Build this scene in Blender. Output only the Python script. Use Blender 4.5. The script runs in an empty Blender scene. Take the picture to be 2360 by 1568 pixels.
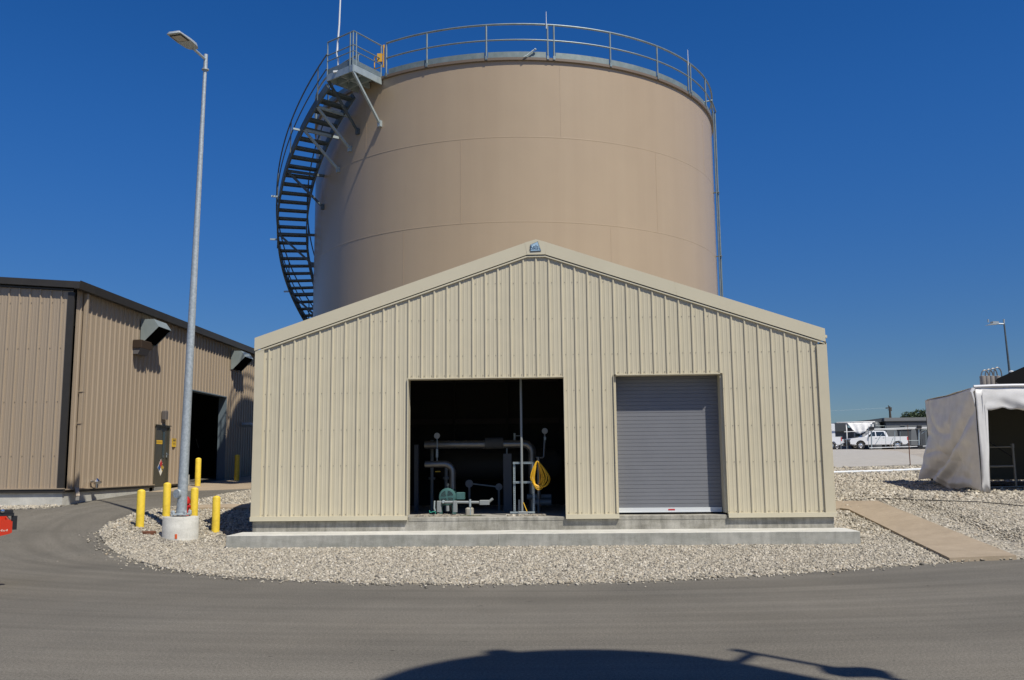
import bpy, math, random
import numpy as np
from mathutils import Vector, Matrix
from mathutils.geometry import delaunay_2d_cdt
random.seed(7); RNG = np.random.default_rng(5)
R = math.radians
scn = bpy.context.scene
COL = scn.collection
# ------------------------------------------------------------------ camera model (metres, eye at 1.75 m)
F, YAW, PITCH, ROLL, EYE = 2105.2, -.0387, .1349, -.010, 1.75
CX, CY = 1179.5, 784.0
def cam_axes():
    cy, sy, cp, sp = math.cos(YAW), math.sin(YAW), math.cos(PITCH), math.sin(PITCH)
    f = Vector((sy*cp, cy*cp, sp)); r = Vector((cy, -sy, 0)); u = r.cross(f)
    cr, sr = math.cos(ROLL), math.sin(ROLL)
    return r*cr+u*sr, u*cr-r*sr, f
CR, CU, CF = cam_axes()
def ray(x, y): return CR*((x-CX)/F)+CU*((CY-y)/F)+CF
def U(x, y, Y=None, X=None, Z=None):
    """measured direction (photo) + known distance -> place in the world"""
    d = ray(x, y)
    t = Y/d.y if Y is not None else (X/d.x if X is not None else (Z-EYE)/d.z)
    return Vector((d.x*t, d.y*t, d.z*t+EYE))
def PRF(u): return np.interp(u, [-1, 1, 6, 8, 26, 30, 74, 78, 9000], [0, .1, .66, .79, 1.48, 1.61, 2.8, 2.86, 2.9])
def gz(X, Y):
    ax = np.abs(np.asarray(X, float)+.2); w = np.clip((ax-7.3)/2.2, 0, 1)
    ys=np.where(np.asarray(X, float)<0, 17.9, 17.2)
    return PRF(np.asarray(Y, float)-(20.9+(ys-20.9)*w))
def UG(x, y):
    d = ray(x, y); t = 5.
    while t < 400:
        P = d*t
        if P.z+EYE < float(gz(P.x, P.y)): break
        t += .02
    return Vector((P.x, P.y, float(gz(P.x, P.y))))
SUN = Vector((.87, -1, 1.93)).normalized()
# ------------------------------------------------------------------ materials
MATS = {}
def mat(name, col, rough=.6, metal=0., col2=None, scale=3., amt=1., bump=0., bscale=20., stretch=(1,1,1), spec=.5, detail=6, fine=None, ramp=(.35,.65), aniso=None, coat=0):
    if name in MATS: return MATS[name]
    m = bpy.data.materials.new(name); m.use_nodes = True; nt = m.node_tree; N = nt.nodes; L = nt.links
    b = N['Principled BSDF']; b.inputs['Roughness'].default_value = rough; b.inputs['Metallic'].default_value = metal
    b.inputs['Specular IOR Level'].default_value = spec; b.inputs['Coat Weight'].default_value = coat
    b.inputs['Base Color'].default_value = (*col, 1)
    if col2 or bump:
        tc = N.new('ShaderNodeTexCoord'); mp = N.new('ShaderNodeMapping'); mp.inputs['Scale'].default_value = stretch
        L.new(tc.outputs['Object'], mp.inputs[0])
    if col2:
        n = N.new('ShaderNodeTexNoise'); n.inputs['Scale'].default_value = scale; n.inputs['Detail'].default_value = detail; n.inputs['Roughness'].default_value = .65
        L.new(mp.outputs[0], n.inputs['Vector'])
        cr = N.new('ShaderNodeValToRGB'); cr.color_ramp.elements[0].position = ramp[0]; cr.color_ramp.elements[1].position = ramp[1]
        cr.color_ramp.elements[0].color = (*col, 1); cr.color_ramp.elements[1].color = (*col2, 1)
        L.new(n.outputs['Fac'], cr.inputs[0]); out = cr.outputs[0]
        if fine:
            n2 = N.new('ShaderNodeTexNoise'); n2.inputs['Scale'].default_value = fine[0]; n2.inputs['Detail'].default_value = 3
            L.new(tc.outputs['Object'], n2.inputs['Vector'])
            mr = N.new('ShaderNodeMapRange'); mr.inputs[1].default_value = .3; mr.inputs[2].default_value = .7
            mr.inputs[3].default_value = 1-fine[1]; mr.inputs[4].default_value = 1+fine[1]; L.new(n2.outputs['Fac'], mr.inputs[0])
            mx = N.new('ShaderNodeVectorMath'); mx.operation = 'SCALE'; L.new(out, mx.inputs[0]); L.new(mr.outputs[0], mx.inputs['Scale']); out = mx.outputs[0]
        L.new(out, b.inputs['Base Color'])
    if bump:
        nb = N.new('ShaderNodeTexNoise'); nb.inputs['Scale'].default_value = bscale; nb.inputs['Detail'].default_value = 5
        L.new(mp.outputs[0], nb.inputs['Vector'])
        bp = N.new('ShaderNodeBump'); bp.inputs['Strength'].default_value = bump; bp.inputs['Distance'].default_value = .02
        L.new(nb.outputs['Fac'], bp.inputs['Height']); L.new(bp.outputs[0], b.inputs['Normal'])
    MATS[name] = m; return m
def asphalt_mat():
    m = bpy.data.materials.new('asphalt'); m.use_nodes = True; nt = m.node_tree; N = nt.nodes; L = nt.links; b = N['Principled BSDF']
    b.inputs['Roughness'].default_value = .95; b.inputs['Specular IOR Level'].default_value = .12
    g = N.new('ShaderNodeNewGeometry')
    def noise(sc, st=(1,1,1), det=6, rot=0):
        mp = N.new('ShaderNodeMapping'); mp.inputs['Scale'].default_value = st; mp.inputs['Rotation'].default_value = (0,0,rot); L.new(g.outputs['Position'], mp.inputs[0])
        n = N.new('ShaderNodeTexNoise'); n.inputs['Scale'].default_value = sc; n.inputs['Detail'].default_value = det; n.inputs['Roughness'].default_value = .6; L.new(mp.outputs[0], n.inputs[0]); return n.outputs['Fac']
    def rng(x, a, b_, c, d):
        r = N.new('ShaderNodeMapRange'); L.new(x, r.inputs[0])
        for i, v in enumerate((a, b_, c, d)): r.inputs[i+1].default_value = v
        return r.outputs[0]
    def mul(a, b_):
        r = N.new('ShaderNodeMath'); r.operation = 'MULTIPLY'; L.new(a, r.inputs[0]); L.new(b_, r.inputs[1]); return r.outputs[0]
    big = rng(noise(.35, (1,1,1), 4), .3, .7, .88, 1.12)
    sp_=N.new('ShaderNodeSeparateXYZ'); L.new(g.outputs['Position'], sp_.inputs[0])
    def mth(op,a,b_=None):
        r=N.new('ShaderNodeMath'); r.operation=op
        for i,v in enumerate((a,b_)):
            if v is None: continue
            if isinstance(v,(int,float)): r.inputs[i].default_value=v
            else: L.new(v,r.inputs[i])
        return r.outputs[0]
    dx=mth('MULTIPLY',mth('ADD',sp_.outputs[0],.5),.72); dy=mth('SUBTRACT',sp_.outputs[1],23.5)
    rad=mth('SQRT',mth('ADD',mth('MULTIPLY',dx,dx),mth('MULTIPLY',dy,dy))); ang=mth('ARCTAN2',dy,dx)
    cv=N.new('ShaderNodeCombineXYZ'); L.new(mth('MULTIPLY',rad,2.6),cv.inputs[0]); L.new(mth('MULTIPLY',ang,1.1),cv.inputs[1])
    ns_=N.new('ShaderNodeTexNoise'); ns_.inputs['Scale'].default_value=1.0; ns_.inputs['Detail'].default_value=5; ns_.inputs['Roughness'].default_value=.62; L.new(cv.outputs[0],ns_.inputs[0])
    tyre = rng(ns_.outputs['Fac'],.3,.72,1.13,.80)
    lanes = rng(noise(.9, (.09,1.3,1), 4, .1), .3, .7, .95, 1.05)      # long tyre-worn bands along the road
    fine = rng(noise(38, det=3), .3, .7, .74, 1.26)
    grit = rng(noise(110, det=2), .35, .65, .68, 1.32)
    spot = mul(rng(noise(2.6, det=3), .69, .74, 1., .75), rng(noise(7.5, det=2), .73, .77, 1., .45))
    f = mul(mul(mul(big, mul(lanes,tyre)), mul(fine, grit)), spot)
    mix = N.new('ShaderNodeMix'); mix.data_type = 'RGBA'; L.new(rng(noise(.22), .35, .65, 0, 1), mix.inputs[0])
    mix.inputs[6].default_value = (.160,.145,.119,1); mix.inputs[7].default_value = (.132,.122,.103,1)
    vm = N.new('ShaderNodeVectorMath'); vm.operation = 'SCALE'; L.new(mix.outputs[2], vm.inputs[0]); L.new(f, vm.inputs['Scale']); L.new(vm.outputs[0], b.inputs['Base Color'])
    bp = N.new('ShaderNodeBump'); bp.inputs['Strength'].default_value = .35; bp.inputs['Distance'].default_value = .006; L.new(noise(90, det=3), bp.inputs['Height']); L.new(bp.outputs[0], b.inputs['Normal'])
    return m
def stones_mat(name, base=False):
    m = bpy.data.materials.new(name); m.use_nodes = True; nt = m.node_tree; N = nt.nodes; L = nt.links; b = N['Principled BSDF']
    b.inputs['Roughness'].default_value = .85; b.inputs['Specular IOR Level'].default_value = .25
    g = N.new('ShaderNodeNewGeometry'); cr = N.new('ShaderNodeValToRGB'); e = cr.color_ramp.elements
    cols = [(0,(.13,.12,.10)),(.12,(.27,.24,.19)),(.3,(.42,.372,.285)),(.45,(.22,.205,.175)),(.6,(.50,.448,.35)),(.75,(.33,.298,.24)),(.88,(.60,.55,.455)),(1,(.35,.285,.20))]
    e[0].position, e[0].color = 0, (*cols[0][1],1); e[1].position, e[1].color = 1, (*cols[-1][1],1)
    for p, c in cols[1:-1]: x = e.new(p); x.color = (*c,1)
    if base:
        v = N.new('ShaderNodeTexVoronoi'); v.inputs['Scale'].default_value = 17; L.new(g.outputs['Position'], v.inputs[0])
        sp = N.new('ShaderNodeSeparateColor'); L.new(v.outputs['Color'], sp.inputs[0]); L.new(sp.outputs[0], cr.inputs[0])
        n = N.new('ShaderNodeTexNoise'); n.inputs['Scale'].default_value = .5; L.new(g.outputs['Position'], n.inputs[0])
        bp = N.new('ShaderNodeBump'); bp.inputs['Strength'].default_value = 1; bp.inputs['Distance'].default_value = .03; bp.invert = True
        L.new(v.outputs['Distance'], bp.inputs['Height']); L.new(bp.outputs[0], b.inputs['Normal'])
        vm = N.new('ShaderNodeVectorMath'); vm.operation = 'SCALE'; L.new(cr.outputs[0], vm.inputs[0])
        mr = N.new('ShaderNodeMapRange'); L.new(n.outputs[0], mr.inputs[0]); mr.inputs[3].default_value = .84; mr.inputs[4].default_value = 1.0
        L.new(mr.outputs[0], vm.inputs['Scale']); L.new(vm.outputs[0], b.inputs['Base Color'])
    else:
        L.new(g.outputs['Random Per Island'], cr.inputs[0]); L.new(cr.outputs[0], b.inputs['Base Color'])
    return m
def concrete(name, c1, c2, streak=.25):
    m = bpy.data.materials.new(name); m.use_nodes = True; nt = m.node_tree; N = nt.nodes; L = nt.links; b = N['Principled BSDF']
    b.inputs['Roughness'].default_value = .85; b.inputs['Specular IOR Level'].default_value = .3
    g = N.new('ShaderNodeNewGeometry')
    def noise(sc, st=(1,1,1), det=6):
        mp = N.new('ShaderNodeMapping'); mp.inputs['Scale'].default_value = st; L.new(g.outputs['Position'], mp.inputs[0])
        n = N.new('ShaderNodeTexNoise'); n.inputs['Scale'].default_value = sc; n.inputs['Detail'].default_value = det; n.inputs['Roughness'].default_value = .65; L.new(mp.outputs[0], n.inputs[0]); return n.outputs['Fac']
    cr = N.new('ShaderNodeValToRGB'); cr.color_ramp.elements[0].position = .36; cr.color_ramp.elements[1].position = .64
    cr.color_ramp.elements[0].color = (*c1,1); cr.color_ramp.elements[1].color = (*c2,1); L.new(noise(1.6, (1,1,2.5)), cr.inputs[0])
    def rng(x, a, b_, c, d):
        r = N.new('ShaderNodeMapRange'); L.new(x, r.inputs[0])
        for i, v in enumerate((a, b_, c, d)): r.inputs[i+1].default_value = v
        return r.outputs[0]
    m1 = N.new('ShaderNodeMath'); m1.operation = 'MULTIPLY'; L.new(rng(noise(9, (1,1,.25)), .3, .7, 1-streak, 1+streak*.6), m1.inputs[0]); L.new(rng(noise(60, det=2), .3, .7, .88, 1.12), m1.inputs[1])
    vm = N.new('ShaderNodeVectorMath'); vm.operation = 'SCALE'; L.new(cr.outputs[0], vm.inputs[0]); L.new(m1.outputs[0], vm.inputs['Scale']); L.new(vm.outputs[0], b.inputs['Base Color'])
    bp = N.new('ShaderNodeBump'); bp.inputs['Strength'].default_value = .3; bp.inputs['Distance'].default_value = .01; L.new(noise(35), bp.inputs['Height']); L.new(bp.outputs[0], b.inputs['Normal'])
    return m
M_ASPH = asphalt_mat(); M_STONE = stones_mat('river_stones'); M_GBED = stones_mat('gravel_bed_mat', True)
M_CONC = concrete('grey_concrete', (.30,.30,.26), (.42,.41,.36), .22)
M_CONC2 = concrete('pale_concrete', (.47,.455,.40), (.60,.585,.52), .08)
M_STEM = concrete('stained_concrete', (.27,.255,.21), (.41,.39,.335), .35)
M_WALK = concrete('tan_concrete', (.315,.25,.172), (.365,.292,.205), .08)
M_APRON = concrete('apron_concrete', (.36,.335,.29), (.42,.39,.34), .05)
M_WALL = mat('stone_painted_steel', (.545,.488,.348), .42, col2=(.58,.52,.375), scale=.8, stretch=(1,1,.3), bump=.12, bscale=1.6, fine=(2.5,.025))
M_TRIM = mat('stone_trim', (.575,.52,.375), .4, col2=(.60,.545,.395), scale=.7)
M_SCREW = mat('screw_steel', (.20,.18,.15), .5, .3)
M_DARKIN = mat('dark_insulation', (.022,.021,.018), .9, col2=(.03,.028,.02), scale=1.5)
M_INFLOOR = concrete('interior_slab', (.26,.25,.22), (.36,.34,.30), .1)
M_TAN = mat('tank_paint', (.395,.300,.196), .34, col2=(.412,.316,.208), scale=.5, stretch=(3,3,.12), fine=(1.2,.015), spec=.55)
M_TANRIM = mat('tank_rim_paint', (.16,.12,.085), .5)
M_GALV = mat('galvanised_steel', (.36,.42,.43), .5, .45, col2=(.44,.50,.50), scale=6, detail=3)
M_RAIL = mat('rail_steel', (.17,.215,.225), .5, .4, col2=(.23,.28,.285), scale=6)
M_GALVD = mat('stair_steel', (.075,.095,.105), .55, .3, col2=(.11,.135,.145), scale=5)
M_POLE = mat('pole_galvanised', (.36,.40,.41), .5, .35, col2=(.46,.50,.51), scale=18, detail=4, ramp=(.42,.58))
M_LWALL = mat('tan_painted_steel', (.345,.272,.190), .48, col2=(.368,.292,.207), scale=.7, stretch=(1,1,.3))
M_BRONZE = mat('dark_bronze_trim', (.030,.026,.021), .5, col2=(.038,.033,.026), scale=2)
M_YEL = mat('yellow_paint', (.60,.42,.045), .5, col2=(.76,.545,.05), scale=5, spec=.35, ramp=(.3,.5), fine=(14,.07))
M_YELD = mat('yellow_powder', (.60,.32,.02), .5)
M_RED = mat('red_hydrant_paint', (.45,.02,.02), .4)
M_BLACK = mat('black_plastic', (.016,.016,.017), .45)
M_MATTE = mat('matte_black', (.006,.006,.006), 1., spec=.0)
M_RUB = mat('tyre_rubber', (.02,.02,.02), .85)
M_DOOR = mat('olive_door_paint', (.060,.056,.040), .45, col2=(.07,.065,.047), scale=2)
M_CURT = mat('grey_roller_curtain', (.172,.176,.19), .42, .0, col2=(.19,.194,.208), scale=1.3)
M_WHITEM = mat('white_metal', (.68,.70,.70), .4)
M_WHITEP = mat('white_car_paint', (.72,.73,.74), .25, coat=.4)
M_GLASS = mat('dark_glass', (.02,.028,.034), .08, spec=.8)
M_CHROME = mat('chrome', (.7,.7,.7), .15, 1)
M_HOOD = mat('hood_sheet_metal', (.25,.29,.28), .5, .25, col2=(.30,.34,.33), scale=2)
M_ALU = mat('aluminium_jacket', (.25,.24,.22), .4, .7, col2=(.32,.30,.27), scale=5)
M_TEAL = mat('teal_motor_paint', (.05,.125,.12), .45, col2=(.065,.15,.14), scale=8)
M_PVC = mat('grey_conduit', (.27,.29,.285), .5, .2)
M_CORD = mat('yellow_cord', (.75,.43,.02), .5)
M_TARP = mat('white_tarp', (.68,.665,.63), .42, col2=(.75,.735,.705), scale=1.5, fine=(3,.04))
M_TARPT = mat('white_tarp_bright', (.66,.66,.66), .35)
M_REDP = mat('red_plastic', (.55,.035,.01), .35, coat=.2)
M_ORANGE = mat('orange_paint', (.7,.12,.03), .6)
M_GREY = mat('grey_siding', (.125,.135,.14), .6, col2=(.14,.15,.155), scale=1)
M_GREYD = mat('dark_siding', (.05,.058,.066), .6)
M_GREYR = mat('grey_roof', (.16,.165,.165), .6)
M_BLUEP = mat('sign_blue', (.02,.12,.45), .5)
M_REDS = mat('sign_red', (.50,.03,.035), .5)
M_YELS = mat('sign_yellow', (.75,.48,.03), .5)
M_WHT = mat('sign_white', (.78,.76,.66), .5)
M_INK = mat('sign_ink', (.02,.03,.05), .6)
M_BLUES = mat('pale_blue_enamel', (.45,.62,.74), .35)
M_NAVY = mat('navy_ink', (.03,.07,.13), .5)
M_RUST = mat('rusty_iron', (.13,.05,.025), .9)
M_GREEN = mat('green_wire', (.03,.30,.22), .5)
M_WOOD = mat('weathered_wood', (.06,.05,.04), .9)
M_LEAF = mat('leaf_green', (.035,.06,.03), .8, col2=(.06,.09,.04), scale=1)
M_BARK = mat('bark', (.06,.045,.035), .9)
M_LENS = mat('lamp_lens', (.42,.39,.33), .3)
# ------------------------------------------------------------------ mesh building
class MB:
    def __init__(s): s.v=[]; s.f=[]; s.m=[]; s.s=[]
    def add(s, vs, fs, mi=0, sm=False):
        o=len(s.v); s.v += [tuple(v) for v in vs]
        for f in fs: s.f.append([i+o for i in f]); s.m.append(mi); s.s.append(sm)
        return s
    def box(s, a, b, mi=0):
        x0,y0,z0=a; x1,y1,z1=b
        x0,x1=min(x0,x1),max(x0,x1); y0,y1=min(y0,y1),max(y0,y1); z0,z1=min(z0,z1),max(z0,z1)
        return s.add([(x0,y0,z0),(x1,y0,z0),(x1,y1,z0),(x0,y1,z0),(x0,y0,z1),(x1,y0,z1),(x1,y1,z1),(x0,y1,z1)],
            [(0,3,2,1),(4,5,6,7),(0,1,5,4),(1,2,6,5),(2,3,7,6),(3,0,4,7)], mi)
    def bbox(s, a, b, bev=.01, mi=0):
        """box with chamfered vertical and top edges"""
        x0,y0,z0=a; x1,y1,z1=b; c=bev
        def ring(i,z): return [(x0+i,y0+i+c,z),(x0+i+c,y0+i,z),(x1-i-c,y0+i,z),(x1-i,y0+i+c,z),(x1-i,y1-i-c,z),(x1-i-c,y1-i,z),(x0+i+c,y1-i,z),(x0+i,y1-i-c,z)]
        vs=ring(0,z0)+ring(0,z1-c)+ring(c,z1)
        fs=[tuple(range(7,-1,-1)),tuple(range(16,24))]
        for k in (0,8):
            for i in range(8): j=(i+1)%8; fs.append((k+i,k+j,k+8+j,k+8+i))
        return s.add(vs,fs,mi)
    def bar(s, p, q, w, h, up=(0,0,1), mi=0):
        p,q=Vector(p),Vector(q); d=(q-p).normalized(); up=Vector(up)
        if abs(d.dot(up))>.98: up=Vector((0,1,0))
        r=d.cross(up).normalized(); u=r.cross(d)
        r*=w/2; u*=h/2; vs=[]
        for P in (p,q): vs += [P-r-u,P+r-u,P+r+u,P-r+u]
        return s.add(vs,[(0,3,2,1),(4,5,6,7),(0,1,5,4),(1,2,6,5),(2,3,7,6),(3,0,4,7)],mi)
    def tube(s, pts, r, n=10, mi=0, closed=False, caps=True):
        P=[Vector(p) for p in pts]; N=len(P); rs=r if hasattr(r,'__len__') else [r]*N; vs=[]; prev=None
        for i,p in enumerate(P):
            a=P[i-1] if (i>0 or closed) else p; b=P[(i+1)%N] if (i<N-1 or closed) else p
            d=(b-a).normalized()
            if prev is None:
                up=Vector((0,0,1)) if abs(d.z)<.9 else Vector((1,0,0)); e=d.cross(up).normalized()
            else: e=(prev-d*prev.dot(d)).normalized()
            prev=e; g=d.cross(e)
            for k in range(n): t=2*math.pi*k/n; vs.append(p+(e*math.cos(t)+g*math.sin(t))*rs[i])
        fs=[]; M=N if closed else N-1
        for i in range(M):
            j=(i+1)%N
            for k in range(n): l=(k+1)%n; fs.append((i*n+k,i*n+l,j*n+l,j*n+k))
        s.add(vs,fs,mi,True)
        if caps and not closed:
            s.add(vs[:n],[tuple(range(n-1,-1,-1))],mi); s.add(vs[-n:],[tuple(range(n))],mi)
        return s
    def lathe(s, c, prof, n=32, axis='z', mi=0, sm=True, d=None):
        c=Vector(c); A=Vector(d).normalized() if d is not None else Vector({'x':(1,0,0),'y':(0,1,0),'z':(0,0,1)}[axis])
        e=A.orthogonal().normalized(); g=A.cross(e); vs=[]
        for r,h in prof:
            for k in range(n): t=2*math.pi*k/n; vs.append(c+A*h+(e*math.cos(t)+g*math.sin(t))*max(r,1e-4))
        fs=[]
        for i in range(len(prof)-1):
            for k in range(n): l=(k+1)%n; fs.append((i*n+k,i*n+l,(i+1)*n+l,(i+1)*n+k))
        return s.add(vs,fs,mi,sm)
    def prism(s, poly, v, mi=0):
        """polygon (3d points) swept by vector v"""
        v=Vector(v); n=len(poly); vs=[Vector(p) for p in poly]+[Vector(p)+v for p in poly]
        return s.add(vs,[tuple(range(n-1,-1,-1)),tuple(range(n,2*n))]+[(i,(i+1)%n,n+(i+1)%n,n+i) for i in range(n)],mi)
def mkobj(name, mb, mats, parent=None, base=(0,0,0)):
    me=bpy.data.meshes.new(name); b=Vector(base)
    me.from_pydata([(v[0]-b.x,v[1]-b.y,v[2]-b.z) for v in mb.v],[],mb.f)
    for m in (mats if isinstance(mats,(list,tuple)) else [mats]): me.materials.append(m)
    me.polygons.foreach_set('material_index',mb.m); me.polygons.foreach_set('use_smooth',mb.s)
    if any(mb.s):
        me.update()
        try: me.set_sharp_from_angle(angle=R(38))
        except Exception: pass
    import bmesh
    bm=bmesh.new(); bm.from_mesh(me); bmesh.ops.recalc_face_normals(bm,faces=bm.faces[:]); bm.to_mesh(me); bm.free()
    o=bpy.data.objects.new(name,me); COL.objects.link(o)
    if parent is not None: o.parent=parent
    else: o.location=b
    return o
class Thing:
    def __init__(s, name, label, cat, base, group=None):
        s.base=Vector(base); s.o=bpy.data.objects.new(name,None); COL.objects.link(s.o); s.o.location=s.base
        s.o.empty_display_size=.2; s.o['label']=label; s.o['category']=cat
        if group: s.o['group']=group
    def part(s, name, mb, mats, parent=None, label=None):
        o=mkobj(name,mb,mats,parent or s.o,s.base)
        if label: o['label']=label
        return o
def single(name, mb, mats, base, label, cat, group=None):
    o=mkobj(name,mb,mats,None,base); o['label']=label; o['category']=cat
    if group: o['group']=group
    return o
def copy_thing(t, loc, label, rz=None, scale=None):
    def rec(o,par):
        c=o.copy(); COL.objects.link(c); c.parent=par
        for ch in list(o.children): rec(ch,c)
        return c
    c=rec(t,None); c.location=loc; c['label']=label
    if rz is not None: c.rotation_euler=(0,0,rz)
    return c
def text_mesh(s, size, place, mi=0, mb=None, bold=0.):
    """place(u,v)->world point; letters as thin raised plates"""
    cu=bpy.data.curves.new('t','FONT'); cu.body=s; cu.size=size; cu.align_x='CENTER'; cu.align_y='CENTER'; cu.resolution_u=3; cu.offset=bold
    to=bpy.data.objects.new('t',cu); COL.objects.link(to); bpy.context.view_layer.update()
    me=bpy.data.meshes.new_from_object(to.evaluated_get(bpy.context.evaluated_depsgraph_get()))
    vs=[place(v.co.x,v.co.y) for v in me.vertices]; fs=[tuple(p.vertices) for p in me.polygons]
    bpy.data.objects.remove(to); bpy.data.curves.remove(cu); bpy.data.meshes.remove(me)
    mb=mb or MB(); mb.add(vs,fs,mi); return mb
# ------------------------------------------------------------------ terrain sheets
def inside(px, py, poly):
    c=np.zeros(len(px),bool); n=len(poly)
    for i in range(n):
        x1,y1=poly[i]; x2,y2=poly[(i+1)%n]
        k=((y1>py)!=(y2>py)) & (px<(x2-x1)*(py-y1)/((y2-y1) if y2!=y1 else 1e-9)+x1); c^=k
    return c
def sheet(name, poly, m, off, step=.5, thick=0, kind='structure', label=None, jit=0):
    poly=[(float(p[0]),float(p[1])) for p in poly]; P=[]
    for i in range(len(poly)):
        a,b=poly[i],poly[(i+1)%len(poly)]; L=math.hypot(b[0]-a[0],b[1]-a[1]); k=max(1,int(L/step))
        for j in range(k): t=j/k; P.append((a[0]+(b[0]-a[0])*t+random.uniform(-jit,jit),a[1]+(b[1]-a[1])*t+random.uniform(-jit,jit)))
    n=len(P); xs=[p[0] for p in P]; ys=[p[1] for p in P]
    gx,gy=np.meshgrid(np.arange(math.floor(min(xs)/step)*step,max(xs),step),np.arange(math.floor(min(ys)/step)*step,max(ys),step))
    gx,gy=gx.ravel(),gy.ravel(); k=inside(gx,gy,poly)
    pts=[Vector(p) for p in P]+[Vector((a,b)) for a,b in zip(gx[k],gy[k])]
    v,e,f,_,_,_=delaunay_2d_cdt(pts,[],[list(range(n))],1,1e-4)
    X=np.array([[p[0],p[1]] for p in v]); Z=gz(X[:,0],X[:,1])+off
    me=bpy.data.meshes.new(name); vs=[(x,y,z) for (x,y),z in zip(X,Z)]; fs=[list(q) for q in f]
    mb=MB(); mb.add(vs,fs,0,True)
    if thick:
        from collections import Counter
        ec=Counter()
        for q in fs:
            for a,b in zip(q,q[1:]+q[:1]): ec[(a,b)]+=1
        for (a,b),_ in list(ec.items()):
            if (b,a) not in ec:
                A,B=vs[a],vs[b]; mb.add([A,B,(B[0],B[1],B[2]-thick),(A[0],A[1],A[2]-thick)],[(0,3,2,1)],0)
    o=mkobj(name,mb,m); o['kind']=kind
    # upward normals
    me=o.data
    if me.polygons and sum(p.normal.z for p in list(me.polygons)[:200])<0: me.flip_normals()
    return o
S=lambda x,y:tuple(UG(x,y))[:2]
edge_front=[S(*p) for p in ((228,1228),(235,1245),(260,1270),(320,1296),(400,1315),(500,1328),(650,1338),(850,1346),(1100,1349),(1300,1346),(1500,1340),(1800,1324),(2000,1310),(2190,1296))]
edge_left=[S(*p) for p in ((582,1131),(520,1140),(450,1155),(400,1170),(345,1178),(300,1188),(245,1210))]
def seg(a,b,n): return [S(a[0]+(b[0]-a[0])*i/n,a[1]+(b[1]-a[1])*i/n) for i in range(n)]
we=seg((2188,1296),(1955,1180),14)+[S(1955,1180)]
wf_=seg((2022,1161),(2342,1290),16)+[S(2342,1290)]
walk=[S(1922,1161)]+wf_+[S(2265,1293)]+we+[S(1935,1178),(6.5,24.3),(6.4,25.3)]
bedA=edge_front+we[1:]+[(7.4,26),(9.5,27),(9.5,46),(-9.6,46),(-9.7,30.5)]+edge_left
road_edge=[S(2340,1290),(11.5,18.1),(16,20.2),(30,27),(50,36)]
bedB=road_edge+[(50,46),(20,43.4),S(2060,1078),S(1922,1081),(9.5,41.5),(9.5,27),(7.4,26)]+we[::-1]
# ground to the horizon
mb=MB(); ys=[-400,-60,-20,10,17,18,19,21,23,25,27,35,44,47,60,80,91,95,130,300,900,4000]; xs=[-3000,-600,-150,-60,-10,-9.5,-8.5,-7.5,7,8,9,9.5,10,60,150,600,3000]
gv=[(x,y,float(gz(x,y))-.14) for y in ys for x in xs]; nx=len(xs)
mb.add(gv,[(j*nx+i,j*nx+i+1,(j+1)*nx+i+1,(j+1)*nx+i) for j in range(len(ys)-1) for i in range(nx-1)],0,True)
g=mkobj('ground',mb,mat('dry_ground',(.24,.21,.165),.95,col2=(.32,.28,.22),scale=.6,bump=.4,bscale=3)); g['kind']='structure'
sheet('road',[(-45,-20),(50,-20),(50,46),(-45,46)],M_ASPH,0,1.0)
sheet('gravel_bed',bedA,M_GBED,.014,.5,.05,jit=.03); sheet('gravel_bed',bedB,M_GBED,.025,1.0,.05,jit=.03)
bedC=[(-13.30,24.95),(-13.55,24.35),(-16,23.7),(-32,21.5),(-32,24.95)]
sheet('gravel_bed',bedC,M_GBED,.03,.5,.05)
sheet('path',walk,M_WALK,.075,.5,.1)
sheet('path',[S(450,1170),S(580,1168),(-7.0,27),(-7,25.9),S(520,1176),S(455,1177)],M_WALK,.075,.5,.1)
sheet('path',[(-13.2,30),(-13.2,42),(-9.8,42),(-9.95,31.5),(-11.2,30.8)],M_WALK,.012,.5,.05)
far=[(9.5,45.0),(70,45.0),(70,118),(-12,118),(-12,60)]
sheet('far_gravel',far,mat('far_gravel_mat',(.30,.26,.20),.9,col2=(.42,.37,.30),scale=1.2,bump=.6,bscale=9,fine=(8,.25)),.0,2.0)
apron=[S(1915,1080),S(2150,1071),S(2120,1055),S(2068,1041.5),(30,92),(-8,92),(-2,60),(8,42)]
sheet('pavement',apron,M_APRON,.05,1.0,.1)
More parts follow.
